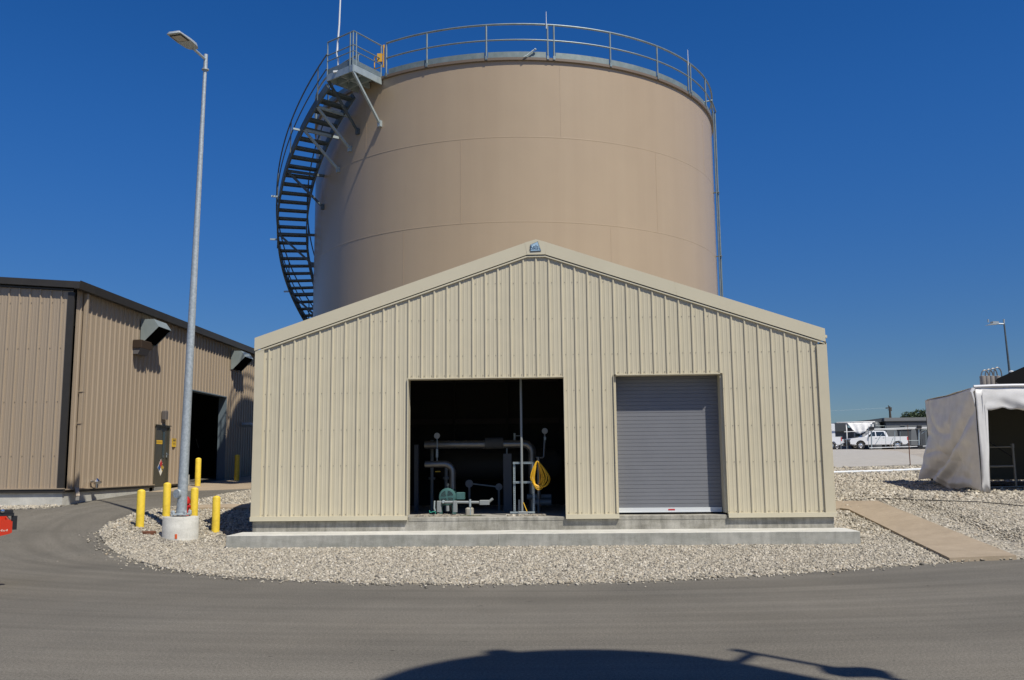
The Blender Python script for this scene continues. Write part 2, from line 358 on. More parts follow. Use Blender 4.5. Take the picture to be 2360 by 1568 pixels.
# gravel stones: real little rocks, one uncountable object per bed
def stones(name, poly, dens, size, ymin=-99, ymax=99, excl=(), xlim=(-99,99), stray=None):
    P=np.array(poly); lo=P.min(0); hi=P.max(0); lo[1]=max(lo[1],ymin); hi[1]=min(hi[1],ymax); lo[0]=max(lo[0],xlim[0]); hi[0]=min(hi[0],xlim[1])
    n=int((hi[0]-lo[0])*(hi[1]-lo[1])*dens); x=RNG.uniform(lo[0],hi[0],n); y=RNG.uniform(lo[1],hi[1],n)
    k=inside(x,y,poly)
    for e in excl: k&=~((x>e[0])&(x<e[1])&(y>e[2])&(y<e[3]))
    # keep what the frame can see plus a margin
    a=(x*CF.y-y*CF.x)/(y*CF.y+x*CF.x+.01); k&=(np.abs(a)<.62)
    x,y=x[k],y[k]
    if stray:
        for (x1,y1),(x2,y2) in zip(stray,stray[1:]):
            L=math.hypot(x2-x1,y2-y1); q=int(L*26); t=RNG.uniform(0,1,q); o=np.abs(RNG.normal(0,.16,q)); o=np.where(RNG.uniform(0,1,q)<.02,o*4,o); nx_,ny_=(y2-y1)/L,-(x2-x1)/L
            x=np.append(x,x1+(x2-x1)*t+nx_*o); y=np.append(y,y1+(y2-y1)*t+ny_*o)
    n=len(x); z=gz(x,y)+np.where(inside(x,y,poly),.012,.004)
    s=size*RNG.choice([.55,.75,.95,1.15,1.5],n,p=[.22,.25,.27,.18,.08])*RNG.uniform(.85,1.15,n)
    cube=np.array([(-1,-1,-1),(1,-1,-1),(1,1,-1),(-1,1,-1),(-1,-1,1),(1,-1,1),(1,1,1),(-1,1,1)],float)
    V=cube[None]*RNG.uniform(.55,1.0,(n,8,3))*np.array([1,.78,.46])*(s/2)[:,None,None]
    V*=RNG.uniform(.75,1.25,(n,1,3))
    q=RNG.normal(size=(n,4)); q[:,1:3]*=.35; q/=np.linalg.norm(q,axis=1)[:,None]; w,a_,b,c=q.T
    Rm=np.stack([1-2*(b*b+c*c),2*(a_*b-c*w),2*(a_*c+b*w),2*(a_*b+c*w),1-2*(a_*a_+c*c),2*(b*c-a_*w),2*(a_*c-b*w),2*(b*c+a_*w),1-2*(a_*a_+b*b)],1).reshape(n,3,3)
    V=np.einsum('nij,nkj->nki',Rm,V)+np.stack([x,y,z+s*.12],1)[:,None,:]
    fc=np.array([(0,3,2,1),(4,5,6,7),(0,1,5,4),(1,2,6,5),(2,3,7,6),(3,0,4,7)])
    F_=(fc[None]+8*np.arange(n)[:,None,None]).reshape(-1)
    me=bpy.data.meshes.new(name); me.vertices.add(8*n); me.vertices.foreach_set('co',V.reshape(-1)); nf=6*n
    me.loops.add(4*nf); me.loops.foreach_set('vertex_index',F_.astype(np.int32)); me.polygons.add(nf); me.polygons.foreach_set('loop_start',np.arange(nf,dtype=np.int32)*4)
    me.update(calc_edges=True); me.validate(); me.materials.append(M_STONE)
    o=bpy.data.objects.new(name,me); COL.objects.link(o); o['kind']='stuff'; o['label']='pale rounded gravel covering the beds around the buildings'; o['category']='gravel'
    return n
SHEDX=(-6.74,6.29); CURB=(-6.95,6.47,19.75,27.3)
ns=stones('gravel',bedA,820,.043,ymax=20.8,excl=[CURB],stray=edge_front)
ns+=stones('gravel',bedA,100,.1,ymin=32,ymax=45,xlim=(6.5,9.6))
ns+=stones('gravel',bedA,380,.066,ymin=20.8,ymax=32,excl=[(-6.8,6.4,19,33)])
ns+=stones('gravel',bedA,430,.06,ymin=20.8,ymax=25,excl=[(-12,6.3,19,33)])
ns+=stones('gravel',bedB,620,.049,ymax=24,xlim=(6,14.5))
ns+=stones('gravel',bedB,210,.085,ymin=24,ymax=32,xlim=(6,20))
ns+=stones('gravel',bedB,100,.12,ymin=32,ymax=43.5,xlim=(8,26))
ns+=stones('gravel',bedC,280,.07,xlim=(-18,0))
print('stones',ns)
# ------------------------------------------------------------------ ribbed sheet walls
def ribbed(mb, u0, u1, pitch, phase, zlo, ztop, openings, place, dep=.029, minor=.0045, breaks=(), mi=0):
    br={round(u0,4):0,round(u1,4):0}
    k=math.floor((u0-phase)/pitch)-1; prof=[]
    while phase+k*pitch<u1+pitch:
        c=phase+k*pitch
        prof+= [(c-.030,0),(c-.013,dep),(c+.013,dep),(c+.030,0)]
        for q in (1/3,2/3):
            m_=c+pitch*q
            prof+=[(m_-.020,0),(m_-.010,minor),(m_+.010,minor),(m_+.020,0)]
        k+=1
    us=[p[0] for p in prof]; ds=[p[1] for p in prof]
    D=lambda u: float(np.interp(u,us,ds))
    cut=sorted(set([u for u in us if u0<u<u1]+[u0,u1]+[e for o in openings for e in o[:2] if u0<=e<=u1]+list(breaks)))
    for a,b in zip(cut,cut[1:]):
        if b-a<1e-6: continue
        m_=(a+b)/2; segs=[(zlo(m_),None)]
        for o in openings:
            if o[0]<m_<o[1]:
                segs=[(o[3],None)]+([(zlo(m_),o[2])] if o[2]>zlo(m_)+.01 else [])
        for lo,hi in segs:
            ta,tb=(ztop(a),ztop(b)) if hi is None else (hi,hi)
            mb.add([place(a,lo,D(a)),place(b,lo,D(b)),place(b,tb,D(b)),place(a,ta,D(a))],[(0,1,2,3)],mi)
# ------------------------------------------------------------------ metal shed
XL,XR=SHEDX; Y0=20.8; ZB=.57; ZE=4.55; ZA=6.76; XC=(XL+XR)/2; SD=26.4
gab=lambda x,e=ZE,a=ZA: a-(a-e)*abs(x-XC)/(XR-XC)
xa,xb,hd1=-3.19,.357,3.72; xc,xd,hd2=1.552,3.90,3.745; PIT=.2957
shed=Thing('metal_shed','cream ribbed metal shed with low gable and concrete footing in front of the tan tank','shed',(XC,Y0,0))
w=MB()
wtop=lambda x:gab(x)-.18
ribbed(w,XL+.16,XR-.16,PIT,xa,lambda u:ZB,wtop,[(xa,xb,ZB,hd1),(xc-.05,xd+.05,ZB,hd2)],lambda u,z,d:(u,Y0-d,z),breaks=(XC,))
k=0; x=xa-15*PIT
while x<XR-.2:
    for z in (.66,1.75,2.56,3.40,4.22,5.06,5.9):
        for dx in ((.065,) if k%3 else (.065,.235)):
            X=x+dx
            if XL+.2<X<XR-.2 and z<wtop(X)-.1 and not (xa<X<xb and z<hd1) and not(xc-.05<X<xd+.05 and z<hd2): w.box((X-.007,Y0-.010,z-.007),(X+.007,Y0,z+.007),1)
    for lo,hi,h in ((xa,xb,hd1),(xc,xd,hd2)):
        for dx in (.065,.235):
            if lo<x+dx<hi: w.box((x+dx-.008,Y0-.012,h+.04),(x+dx+.008,Y0,h+.056),1)
    x+=PIT; k+=1
shed.part('front_wall',w,[M_WALL,M_SCREW])
w=MB()
for X,s_ in ((XL,-1),(XR,1)): ribbed(w,Y0,SD,.3048,Y0,lambda u:ZB,lambda u:ZE-.1,[],lambda u,z,d,X=X,s_=s_:(X+s_*d,u,z))
for o_ in (0,): ribbed(w,XL,XR,.3048,XL,lambda u:ZB,lambda u:gab(u)-.1,[],lambda u,z,d:(u,SD+d,z),breaks=(XC,))
shed.part('rear_walls',w,M_WALL)
w=MB() # insulated dark lining a little inside the sheeting
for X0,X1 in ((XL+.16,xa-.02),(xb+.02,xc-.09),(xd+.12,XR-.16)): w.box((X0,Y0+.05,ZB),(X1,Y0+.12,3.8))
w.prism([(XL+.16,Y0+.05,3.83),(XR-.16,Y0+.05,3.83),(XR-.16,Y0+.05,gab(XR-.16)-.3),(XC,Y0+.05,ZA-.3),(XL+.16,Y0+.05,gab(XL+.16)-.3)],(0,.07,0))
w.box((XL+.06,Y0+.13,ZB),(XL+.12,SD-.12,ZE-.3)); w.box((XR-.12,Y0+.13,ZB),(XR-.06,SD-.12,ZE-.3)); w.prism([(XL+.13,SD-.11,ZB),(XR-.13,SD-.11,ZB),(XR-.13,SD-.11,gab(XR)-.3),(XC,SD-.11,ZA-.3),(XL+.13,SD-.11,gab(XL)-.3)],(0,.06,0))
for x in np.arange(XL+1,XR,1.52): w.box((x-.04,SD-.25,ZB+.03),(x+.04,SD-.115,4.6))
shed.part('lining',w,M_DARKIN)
w=MB()
for s_ in (-1,1):
    xe=XL-.05 if s_<0 else XR+.05
    w.prism([(XC,Y0-.03,ZA+.02),(xe,Y0-.03,ZE+.02),(xe,Y0-.03,ZE-.04),(XC,Y0-.03,ZA-.04)],(0,SD-Y0+.2,0))
shed.part('roof',w,M_TRIM)
w=MB(); LX,RX=XL-.035,XR+.0; FZ=.30
top=lambda x:gab(x)+.17; bot=lambda x:top(x)-FZ
zc=top(XC)-.36
def slab(xs_,y0,y1):
    for a,b in zip(xs_,xs_[1:]):
        ba=max(bot(a),0) if abs(a-XC)>.25 else zc; bb=bot(b) if abs(b-XC)>.25 else zc
        w.prism([(a,y0,ba),(b,y0,bb),(b,y0,top(b)),(a,y0,top(a))],(0,y1-y0,0))
# fascia in three sheets: left rake, peak piece, right rake (laps 3 mm proud)
hw=(FZ+.0)
xl_,xr_=XC-.21,XC+.21; zc=bot(xl_)
w.prism([(LX,Y0-.062,bot(LX)),(xl_-.003,Y0-.062,bot(xl_)),(xl_-.05,Y0-.062,top(xl_-.05)),(LX,Y0-.062,top(LX))],(0,.03,0))
w.prism([(RX,Y0-.062,bot(RX)),(RX,Y0-.062,top(RX)),(xr_+.05,Y0-.062,top(xr_+.05)),(xr_+.003,Y0-.062,bot(xr_))],(0,.03,0))
w.prism([(xl_,Y0-.066,zc),(xr_,Y0-.066,zc),(xr_+.05,Y0-.066,top(xr_+.05)+.004),(XC,Y0-.066,top(XC)-.01),(xl_-.05,Y0-.066,top(xl_-.05)+.004)],(0,.034,0))
for a,b in ((XL+.02,xl_),(xr_,XR-.02)):  # lip under the rake
    w.prism([(a,Y0-.048,bot(a)-.055),(b,Y0-.048,bot(b)-.055),(b,Y0-.048,bot(b)-.02),(a,Y0-.048,bot(a)-.02)],(0,.045,0))
w.prism([(xl_,Y0-.048,zc-.055),(xr_,Y0-.048,zc-.055),(xr_,Y0-.048,zc-.02),(xl_,Y0-.048,zc-.02)],(0,.045,0))
# seams on the rakes
for sx in (XL+2.9,XR-3.3):
    s_=.005
    w.prism([(sx,Y0-.0645,bot(sx)),(sx+s_,Y0-.0645,bot(sx)),(sx-.05+s_,Y0-.0645,top(sx-.05)),(sx-.05,Y0-.0645,top(sx-.05))],(0,.05,0))
shed.part('rake_trim',w,M_TRIM)
w=MB(); w.box((XL-.02,Y0-.045,ZB-.02),(XL+.19,Y0+.02,bot(XL+.19)-.06)); w.box((XL-.02,Y0+.02,ZB-.02),(XL-.045,Y0+.25,ZE-.15)); shed.part('corner_trim',w,M_WALL); w=MB()
w.box((XR-.20,Y0-.045,ZB-.02),(XR+.02,Y0+.02,bot(XR-.1)-.09)); w.box((XR+.02,Y0+.02,ZB-.02),(XR+.045,Y0+.25,ZE-.15))
shed.part('corner_trim',w,M_WALL)
for a,b in ((XL-.03,xa-.005),(xb+.005,xc-.005),(xd+.06,XR+.03)): shed.part('base_trim',MB().box((a,Y0-.068,ZB-.045),(b,Y0+.0,ZB+.055)),M_TRIM)
w=MB()
for a,b,h in ((xa,xb,hd1),(xc,xd,hd2)):
    w.box((a-.0,Y0-.045,h-.022),(b+.0,Y0+.30,h-.002)); 
w.box((xa-.025,Y0-.05,ZB+.06),(xa-.003,Y0+.30,hd1-.0)); w.box((xb+.003,Y0-.05,ZB+.06),(xb+.022,Y0+.30,hd1))
w.box((xc-.055,Y0+.035,ZB+.06),(xc-.003,Y0+.42,hd2)); w.box((xd+.003,Y0+.035,ZB+.06),(xd+.055,Y0+.42,hd2)); w.box((xd+.055,Y0-.04,ZB+.06),(xd+.062,Y0+.3,hd2))
w.box((xc-.062,Y0-.04,ZB+.06),(xc-.055,Y0+.3,hd2))
shed.part('opening_trim',w,M_WALL)
# roller door
w=MB(); yd=Y0+.37; n=35; zb_=.74; pz=(hd2-.0-zb_)/n; prof=[]
for i in range(n):
    z=zb_+i*pz; prof+=[(z,0.008),(z+.003,.008),(z+.0055,-.003),(z+pz-.002,-.003)]
prof.append((hd2,0.0)); vs=[]
for z,d in prof: vs+= [(xc+.0,yd+d,z),(xd-.0,yd+d,z)]
w.add(vs,[(2*i,2*i+1,2*i+3,2*i+2) for i in range(len(prof)-1)])
w.add([(v[0],v[1]+.03,v[2]) for v in vs],[(2*i,2*i+1,2*i+3,2*i+2) for i in range(len(prof)-1)])
cur=shed.part('roller_door',w,M_CURT)
w=MB(); w.box((xc+.012,yd-.035,.635),(xd-.012,yd+.03,.74)); w.box((xc+.012,yd-.045,.635),(xd-.012,yd-.035,.655)); shed.part('bottom_bar',w,M_WHITEM,cur)
w=MB(); w.box((xc+1.13,yd-.038,.675),(xc+1.28,yd-.036,.71)); shed.part('maker_label',w,M_REDS,cur)
# foundation
w=MB(); w.bbox((XL+.01,Y0+.012,-.1),(XR-.01,Y0+.45,.52),.01); w.box((XL+.012,Y0+.45,-.1),(XR-.012,SD-.01,.50))
for a,b,z in ((xa,xb,.575),(xc-.05,xd+.05,.59)): w.bbox((a+.003,Y0+.004,.50),(b-.003,Y0+.44,z),.012)
shed.part('foundation',w,M_STEM)
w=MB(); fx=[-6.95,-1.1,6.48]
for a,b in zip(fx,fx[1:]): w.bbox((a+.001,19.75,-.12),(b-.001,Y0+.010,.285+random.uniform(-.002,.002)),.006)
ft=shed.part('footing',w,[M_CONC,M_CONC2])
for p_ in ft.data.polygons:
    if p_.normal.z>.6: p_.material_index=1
w=MB(); w.box((XL+.13,Y0+.445,.50),(XR-.13,SD-.12,.565)); shed.part('floor_slab',w,M_INFLOOR)
# sign on the peak
pw=lambda x,y:U(x,y,Y=Y0-.07)
zz=lambda a,b:(1094.3+a*.14693,518.3+b*.14693)   # measured sheet of the sign
sg=Thing('shop_sign','small pale blue four-sided name sign on the peak of the cream shed','sign',pw(1237,575))
cor=[zz(868,315),zz(984,264),zz(1036,412),zz(868,422)]
cw=[pw(*c) for c in cor]; cen=sum(cw,Vector())/4
def insetp(f,dy): return [Vector(((p.x-cen.x)*f+cen.x,Y0-.0675+dy,(p.z-cen.z)*f+cen.z)) for p in cw]
sg.part('board',MB().prism(insetp(1.0,-.014),(0,.014,0)),M_NAVY)
sg.part('face',MB().prism(insetp(.90,-.018),(0,.0035,0)),M_BLUES)
w=MB(); o_=insetp(.76,-.0205); i_=insetp(.72,-.0205)
for k in range(4): l=(k+1)%4; w.add([o_[k],o_[l],i_[l],i_[k]],[(0,1,2,3)])
sg.part('border',w,mat('mid_blue_ink',(.30,.46,.58),.5))
tc=pw(*zz(932,347)); w=text_mesh('Kelly',.125,lambda u,v:(tc.x+u*.8,Y0-.0905,tc.z+v))
tc2=pw(*zz(940,377)); text_mesh('Klosure',.09,lambda u,v:(tc2.x+u*.85,Y0-.0905,tc2.z+v),mb=w)
sg.part('lettering',w,M_NAVY)
# ------------------------------------------------------------------ inside the shed
z4=lambda a,b,Y:U(921.5+a*.22778,852.4+b*.22778,Y=Y)
FL=.565
c=z4(475,1288,21.75); mt=Thing('pump_motor','teal electric motor with round fan grille on the shed floor','motor',(c.x,c.y+.2,FL))
w=MB(); w.lathe(c,[(.0,.0),(.12,.0),(.185,.012),(.205,.05),(.205,.14),(.19,.15),(.185,.55),(.15,.62),(.05,.64),(0,.64)],40,'y')
for k in range(20):
    t=2*math.pi*k/20; d=Vector((math.cos(t),0,math.sin(t)))
    w.bar(c+d*.195+Vector((0,.17,0)),c+d*.195+Vector((0,.54,0)),.01,.035,up=d)
bd=mt.part('housing',w,M_TEAL)
w=MB()
for r_ in (.05,.08,.11,.14):
    for k in range(4):
        a0=k*math.pi/2+.14+.02/r_; a1=(k+1)*math.pi/2-.14-.0
        vs=[]
        for j in range(9):
            t=a0+(a1-a0)*j/8; vs+= [(c.x+math.cos(t)*(r_-.008),c.y-.003,c.z+math.sin(t)*(r_-.008)),(c.x+math.cos(t)*(r_+.008),c.y-.003,c.z+math.sin(t)*(r_+.008))]
        w.add(vs,[(2*j,2*j+1,2*j+3,2*j+2) for j in range(8)])
mt.part('fan_grille',w,M_BLACK,bd)
mt.part('terminal_box',MB().bbox((c.x+.20,c.y+.12,c.z-.06),(c.x+.40,c.y+.36,c.z+.10),.012),M_TEAL)
w=MB(); w.box((c.x-.19,c.y+.08,FL),(c.x-.12,c.y+.56,c.z-.14)); w.box((c.x+.12,c.y+.08,FL),(c.x+.19,c.y+.56,c.z-.14)); w.box((c.x-.19,c.y+.081,c.z-.2),(c.x+.19,c.y+.559,c.z-.17)); mt.part('mounting_feet',w,M_TEAL)
w=MB(); w.tube([c+Vector((.0,.2,.20)),c+Vector((0,.2,.25)),c+Vector((-.02,.2,.28)),c+Vector((0,.2,.31)),c+Vector((.025,.2,.28)),c+Vector((0,.2,.25))],.008,6); mt.part('lifting_eye',w,M_GALVD)
mt.part('base_block',MB().bbox((c.x+.42,c.y+.10,FL),(c.x+.60,c.y+.42,FL+.17),.03),M_STEM)
# conduit run in front of the motor
Yc=21.5; a_=z4(400,1340,Yc); cd=Thing('conduit_run','grey conduit run with elbow boxes in front of the teal motor','conduit',(a_.x,Yc,FL))
w=MB(); p=lambda a,b:z4(a,b,Yc)
w.tube([p(425,1340),p(555,1340)],.032,12); w.tube([p(570,1340),p(810,1342)],.032,12); w.tube([p(895,1340),p(925,1315),p(940,1305)],.03,12)
w.tube([p(480,1375),p(482,1430)],.04,12); cd.part('pipe',w,M_PVC)
for nm,(x0,y0_,x1,y1_) in (('elbow_box',(372,1326,420,1440)),('elbow_box',(536,1324,580,1440)),('elbow_box',(803,1318,905,1366))):
    A,B=p(x0,y1_),p(x1,y0_); cd.part(nm,MB().bbox((A.x,Yc-.05,max(A.z,FL)),(B.x,Yc+.05,B.z),.014),M_PVC)
A=p(712,1320); w=MB(); w.box((A.x-.02,Yc-.045,A.z-.15),(A.x+.02,Yc-.034,A.z+.02)); w.box((A.x-.012,Yc-.03,FL),(A.x+.012,Yc+.0,A.z-.06)); cd.part('pipe_clamp',w,M_GALV)
w=MB(); w.lathe(p(440,1335)+Vector((0,-.03,0)),[(.0,-.06),(.03,-.06),(.04,-.02),(.04,.03)],12,'y'); cd.part('coupling',w,M_GALV); w=MB(); w.tube([p(350,1325),p(346,1400),p(356,1430)],.02,8); cd.part('bent_pipe',w,M_GALV)
w=MB(); pts=[p(310,1420)+Vector((0,-.1,0)),p(318,1440)+Vector((0,-.15,-.0)),p(345,1432),p(368,1438),p(362,1455)]
pts=[Vector((q.x,q.y-.1,max(q.z,FL+.02))) for q in pts]; w.tube(pts,.009,6); single('ground_wire',w,M_GREEN,(pts[0].x,pts[0].y,FL),'short loose green wire on the shed floor left of the motor','wire')
w=MB(); w.tube([Vector((p(610,1440).x,21.45,FL+.02)),Vector((p(680,1440).x,21.5,FL+.012)),Vector((p(750,1440).x,21.42,FL+.015)),Vector((p(820,1440).x,21.6,FL+.012))],.010,6); single('loose_cable',w,mat('olive_cable',(.12,.13,.06),.6),(p(610,1440).x,21.45,FL),'thin olive cable lying on the shed floor right of the motor','cable')
# strut stand, tall post, cord
Ys=21.56; q=lambda a,b:z4(a,b,Ys)
B=q(1237,1410); st=Thing('strut_stand','galvanised slotted strut frame standing right of centre in the open bay','stand',(B.x,Ys,FL))
def strut(a,b):
    w=MB(); a,b=Vector(a),Vector(b); w.bar(a+Vector((0,.02,0)),b+Vector((0,.02,0)),.008,.04,up=(0,1,0) if abs((b-a).x)<.1 else (0,0,1))
    L=(b-a).length; n=int(L/.05); d=(b-a)/L; s_=Vector((0,0,1)) if abs(d.x)>.5 else Vector((1,0,0))
    for e in(-1,1): w.bar(a+s_*.016*e,b+s_*.016*e,.012 if abs(d.x)<.5 else .03,.03 if abs(d.x)<.5 else .012)
    for i in range(n): P=a+d*(.025+i*.05); w.box(P-Vector((.015,.004,.015)) if i%2 else P-Vector((.02,.006,.009)),P+Vector((.015,.01,.015)) if i%2 else P+Vector((.02,.008,.009)))
    return w
st.part('upright',strut((q(1145,0).x,Ys,FL),(q(1145,0).x,Ys,q(0,945).z)),M_GALV); st.part('upright',strut((q(1336,0).x,Ys+.05,FL),(q(1336,0).x,Ys+.05,q(0,945).z)),M_GALV)
for zy in (955,1150): st.part('crossbar',strut((q(1133,0).x,Ys-.035,q(0,zy).z),(q(1320,0).x,Ys-.035,q(0,zy).z)),M_GALV)
st.part('foot_channel',MB().box((q(1100,0).x,Ys-.02,FL+.05),(q(1345,0).x,Ys+.02,FL+.09)),M_GALV)
ps=Thing('support_post','slim grey conduit post rising from the strut stand to the shed roof','post',(B.x,Ys-.09,FL))
w=MB(); w.tube([(B.x,Ys-.09,FL+.06),(B.x,Ys-.09,4.9)],.029,14); ps.part('post',w,M_PVC)
w=MB(); w.bbox((B.x-.10,Ys-.15,FL+.02),(B.x+.13,Ys-.03,FL+.10),.015); ps.part('base_box',w,M_PVC)
w=MB(); w.tube([(B.x-.065,Ys-.0,FL+.1),(B.x-.065,Ys,FL+.36)],.028,10); ps.part('stub_conduit',w,M_PVC)
w=MB(); w.tube([(B.x+.03,Ys-.12,FL+.30),(B.x+.07,Ys-.13,FL+.2),(B.x+.11,Ys-.14,FL+.1)],.011,6); ps.part('yellow_lead',w,M_CORD)
cp=z4(1380,925,21.5); w=MB()
for k in range(10):
    a=RNG.uniform(-1,1); wd=.10+.022*k+RNG.uniform(-.02,.02); L=.62+RNG.uniform(-.07,.05); pts=[]; ox=.09*(k/10)+RNG.uniform(-.02,.02)
    for j in range(29):
        t=2*math.pi*j/28-math.pi/2*3; s_=math.sin(t); cs=math.cos(t)
        z=cp.z-L/2+s_*L/2; prog=(1-s_)/2; x=cp.x+.02+ox*prog+cs*wd*(.35+.65*min(1,prog*1.5))*.8
        pts.append((x,cp.y-.02*k%.09+a*.01+.02*cs,z))
    w.tube(pts[:-1],.0095,6,closed=True)
single('extension_cord',w,M_CORD,(cp.x,cp.y,FL),'coiled yellow extension cord hanging right of the post in the open bay','cord')
# piping
def pipe_elbow(pts,r,n=14): 
    w=MB(); w.tube(pts,r,n); return w
def arc(c,r,a0,a1,n=8): return [Vector((c.x+r*math.cos(a0+(a1-a0)*i/n),c.y,c.z+r*math.sin(a0+(a1-a0)*i/n))) for i in range(n+1)]
Yp=23.6; h=lambda a,b:z4(a,b,Yp)
pp=Thing('overhead_pipe','large metal clad pipe crossing the open bay at mid height and turning down','pipe',(h(860,0).x,Yp,FL))
rp=.105; a0=h(250,760); e=h(1250,752); cen_=Vector((e.x,Yp,e.z-.22))
w=MB(); w.tube([a0,Vector((e.x,Yp,e.z))]+arc(cen_,.22,math.pi/2,0,8)[1:]+[Vector((cen_.x+.22,Yp,FL))],rp,18)
for zx in (490,555,670,845): 
    P=h(zx,756); w.lathe(P,[(rp,-.012),(rp+.008,-.012),(rp+.008,.012),(rp,.012)],18,'x')
pipe_=pp.part('pipe',w,M_ALU)
P=h(860,745); Q=h(1045,745); w=MB(); w.lathe(P,[(0,0),(.145,0),(.145,Q.x-P.x),(0,Q.x-P.x)],20,'x'); pp.part('insulation_sleeve',w,mat('grey_insulation',(.10,.10,.095),.8))
for zx in (150,1045):
    A=h(zx,850 if zx>500 else 760); B2=h(zx+(75 if zx>500 else 42),0); pp.part('pipe_support',MB().box((A.x,Yp-.1,FL),(B2.x,Yp+.1,A.z)),mat('grey_column',(.13,.135,.14),.7))
w=MB(); A=h(1080,770); w.tube([A,A-Vector((0,0,.2))],.02,8); pp.part('pipe_hanger',w,M_GALV)
w=MB(); w.lathe((h(300,0).x,25.1,1.75),[(0,-.1),(.3,0),(.42,.2),(.42,3.2),(.3,3.4),(0,3.5)],20,'x'); pp.part('rear_vessel',w,mat('vessel_grey',(.035,.035,.03),.7))
for zx in (300,445):
    w=MB(); A=h(zx,0); w.tube([(A.x,Yp+.5,FL),(A.x,Yp+.5,random.uniform(1.5,2.6))],.045,10); w.lathe((A.x,Yp+.5,1.4),[(.09,-.03),(.09,.03)],12); pp.part('rear_riser',w,M_PVC)
for zz_ in (2.9,4.1):
    pp.part('wall_girt',MB().box((XL+.2,SD-.22,zz_),(XR-.2,SD-.125,zz_+.15)),mat('girt_red',(.045,.036,.03),.8))
w=MB(); A=h(1160,700); w.tube([A-Vector((0,0,.1)),A+Vector((0,0,.15))],.03,8); w.tube([A+Vector((0,0,.08)),A+Vector((.15,0,.08))],.012,6); pp.part('valve',w,M_GALV)
w=MB(); e=h(480,955); r2=.085; cen_=Vector((e.x,22.9,e.z-.2)); a0=Vector((h(290,955).x,22.9,e.z))
lp=Thing('pump_pipe','metal clad pipe bending down to the floor behind the teal motor','pipe',(e.x,22.9,FL))
w.tube([a0,Vector((e.x,22.9,e.z))]+arc(cen_,.2,math.pi/2,0,8)[1:]+[Vector((cen_.x+.2,22.9,FL))],r2,16)
P=Vector((cen_.x+.2,22.9,e.z-.3)); w.lathe(P,[(r2,-.01),(r2+.01,-.01),(r2+.01,.01),(r2,.01)],16,'z'); lp.part('pipe',w,M_ALU)
def gauge(t,a,b,Y,drop,parent=None,r=.07):
    P=z4(a,b,Y); w=MB(); w.lathe(P+Vector((0,-.03,0)),[(0,0),(r,0),(r+.006,.01),(r,.04),(0,.04)],20,'y'); gg=t.part('gauge',w,mat('gauge_face',(.35,.35,.33),.3))
    w=MB(); w.tube([P-Vector((0,0,r)),P-Vector((0,0,drop))],.014,8); w.bbox((P.x-.03,Y-.03,P.z-drop*.75),(P.x+.03,Y+.03,P.z-drop*.45),.01); t.part('gauge_stem',w,M_GALV,gg)
gauge(lp,375,668,22.9,.72); 
w=MB(); A=z4(380,1030,22.75); w.bar(A-Vector((.06,0,0)),A+Vector((.07,0,0)),.02,.02); lp.part('valve_handle',w,M_YELS)
gp=Thing('gauge_pipe','thin upright pipe with a round gauge behind the yellow cord','gauge',(z4(1465,0,23).x,23,FL))
gauge(gp,1465,620,23.0,.3)
w=MB(); P=z4(1465,650,23.0); w.tube([P,z4(1455,880,23),z4(1440,890,23),z4(1375,888,23)],.022,8); w.tube([z4(1400,885,23),Vector((z4(1400,885,23).x,23,FL))],.05,10); gp.part('pipe',w,M_ALU)
vp=Thing('valve_pair','two round valve wheels joined by a rod low at the back of the bay','valve',(z4(850,0,24).x,24,FL))
for a,b,r_ in ((700,1152,.10),(1000,1185,.09)):
    P=z4(a,b,24); w=MB(); w.lathe(P,[(0,-.02),(r_,-.02),(r_,.02),(0,.02)],20,'y'); w.tube([P,Vector((P.x,24.05,FL))],.03,8); vp.part('valve_wheel',w,mat('valve_grey',(.3,.3,.29),.5))
w=MB(); w.tube([z4(740,1155,24),z4(990,1185,24)],.018,8); vp.part('rod',w,M_GALV)
fp=Thing('floor_pipes','pair of fat grey pipes lying low at the right of the open bay','pipe',(z4(1400,0,23).x,23,FL))
w=MB(); w.tube([z4(1285,1285,23.2),z4(1530,1285,23.2)],.07,14); w.tube([z4(1365,1342,22.9),z4(1530,1342,22.9)],.08,14); fp.part('pipe',w,mat('pipe_grey',(.2,.22,.22),.5,.2))
w=MB(); w.tube([z4(1400,1270,22.7),Vector((z4(1400,1270,22.7).x,22.7,FL))],.02,8); fp.part('riser',w,M_PVC)
# loose stones swept onto the slab edge
def few_stones(name, x0,x1,y0,y1,n,z,lab):
    w=MB()
    for i in range(n):
        X,Y=random.uniform(x0,x1),random.uniform(y0,y1); s_=random.uniform(.012,.028)
        vs=[(X+dx*s_*random.uniform(.6,1.2),Y+dy*s_*random.uniform(.6,1.2),z+s_*.8+dz*s_*random.uniform(.5,.8)) for dz in(-1,1) for dx,dy in((-1,-1),(1,-1),(1,1),(-1,1))]
        w.add(vs,[(0,3,2,1),(4,5,6,7),(0,1,5,4),(1,2,6,5),(2,3,7,6),(3,0,4,7)])
    o=mkobj(name,w,M_STONE); o['kind']='stuff'; o['label']=lab; o['category']='gravel'
few_stones('loose_gravel',xa+.1,xa+1.1,Y0+.35,Y0+.95,420,.57,'loose gravel scattered on the floor of the open bay'); few_stones('loose_gravel',xb-1.35,xb-.45,Y0+.3,Y0+.6,320,.57,'loose gravel scattered on the floor of the open bay')
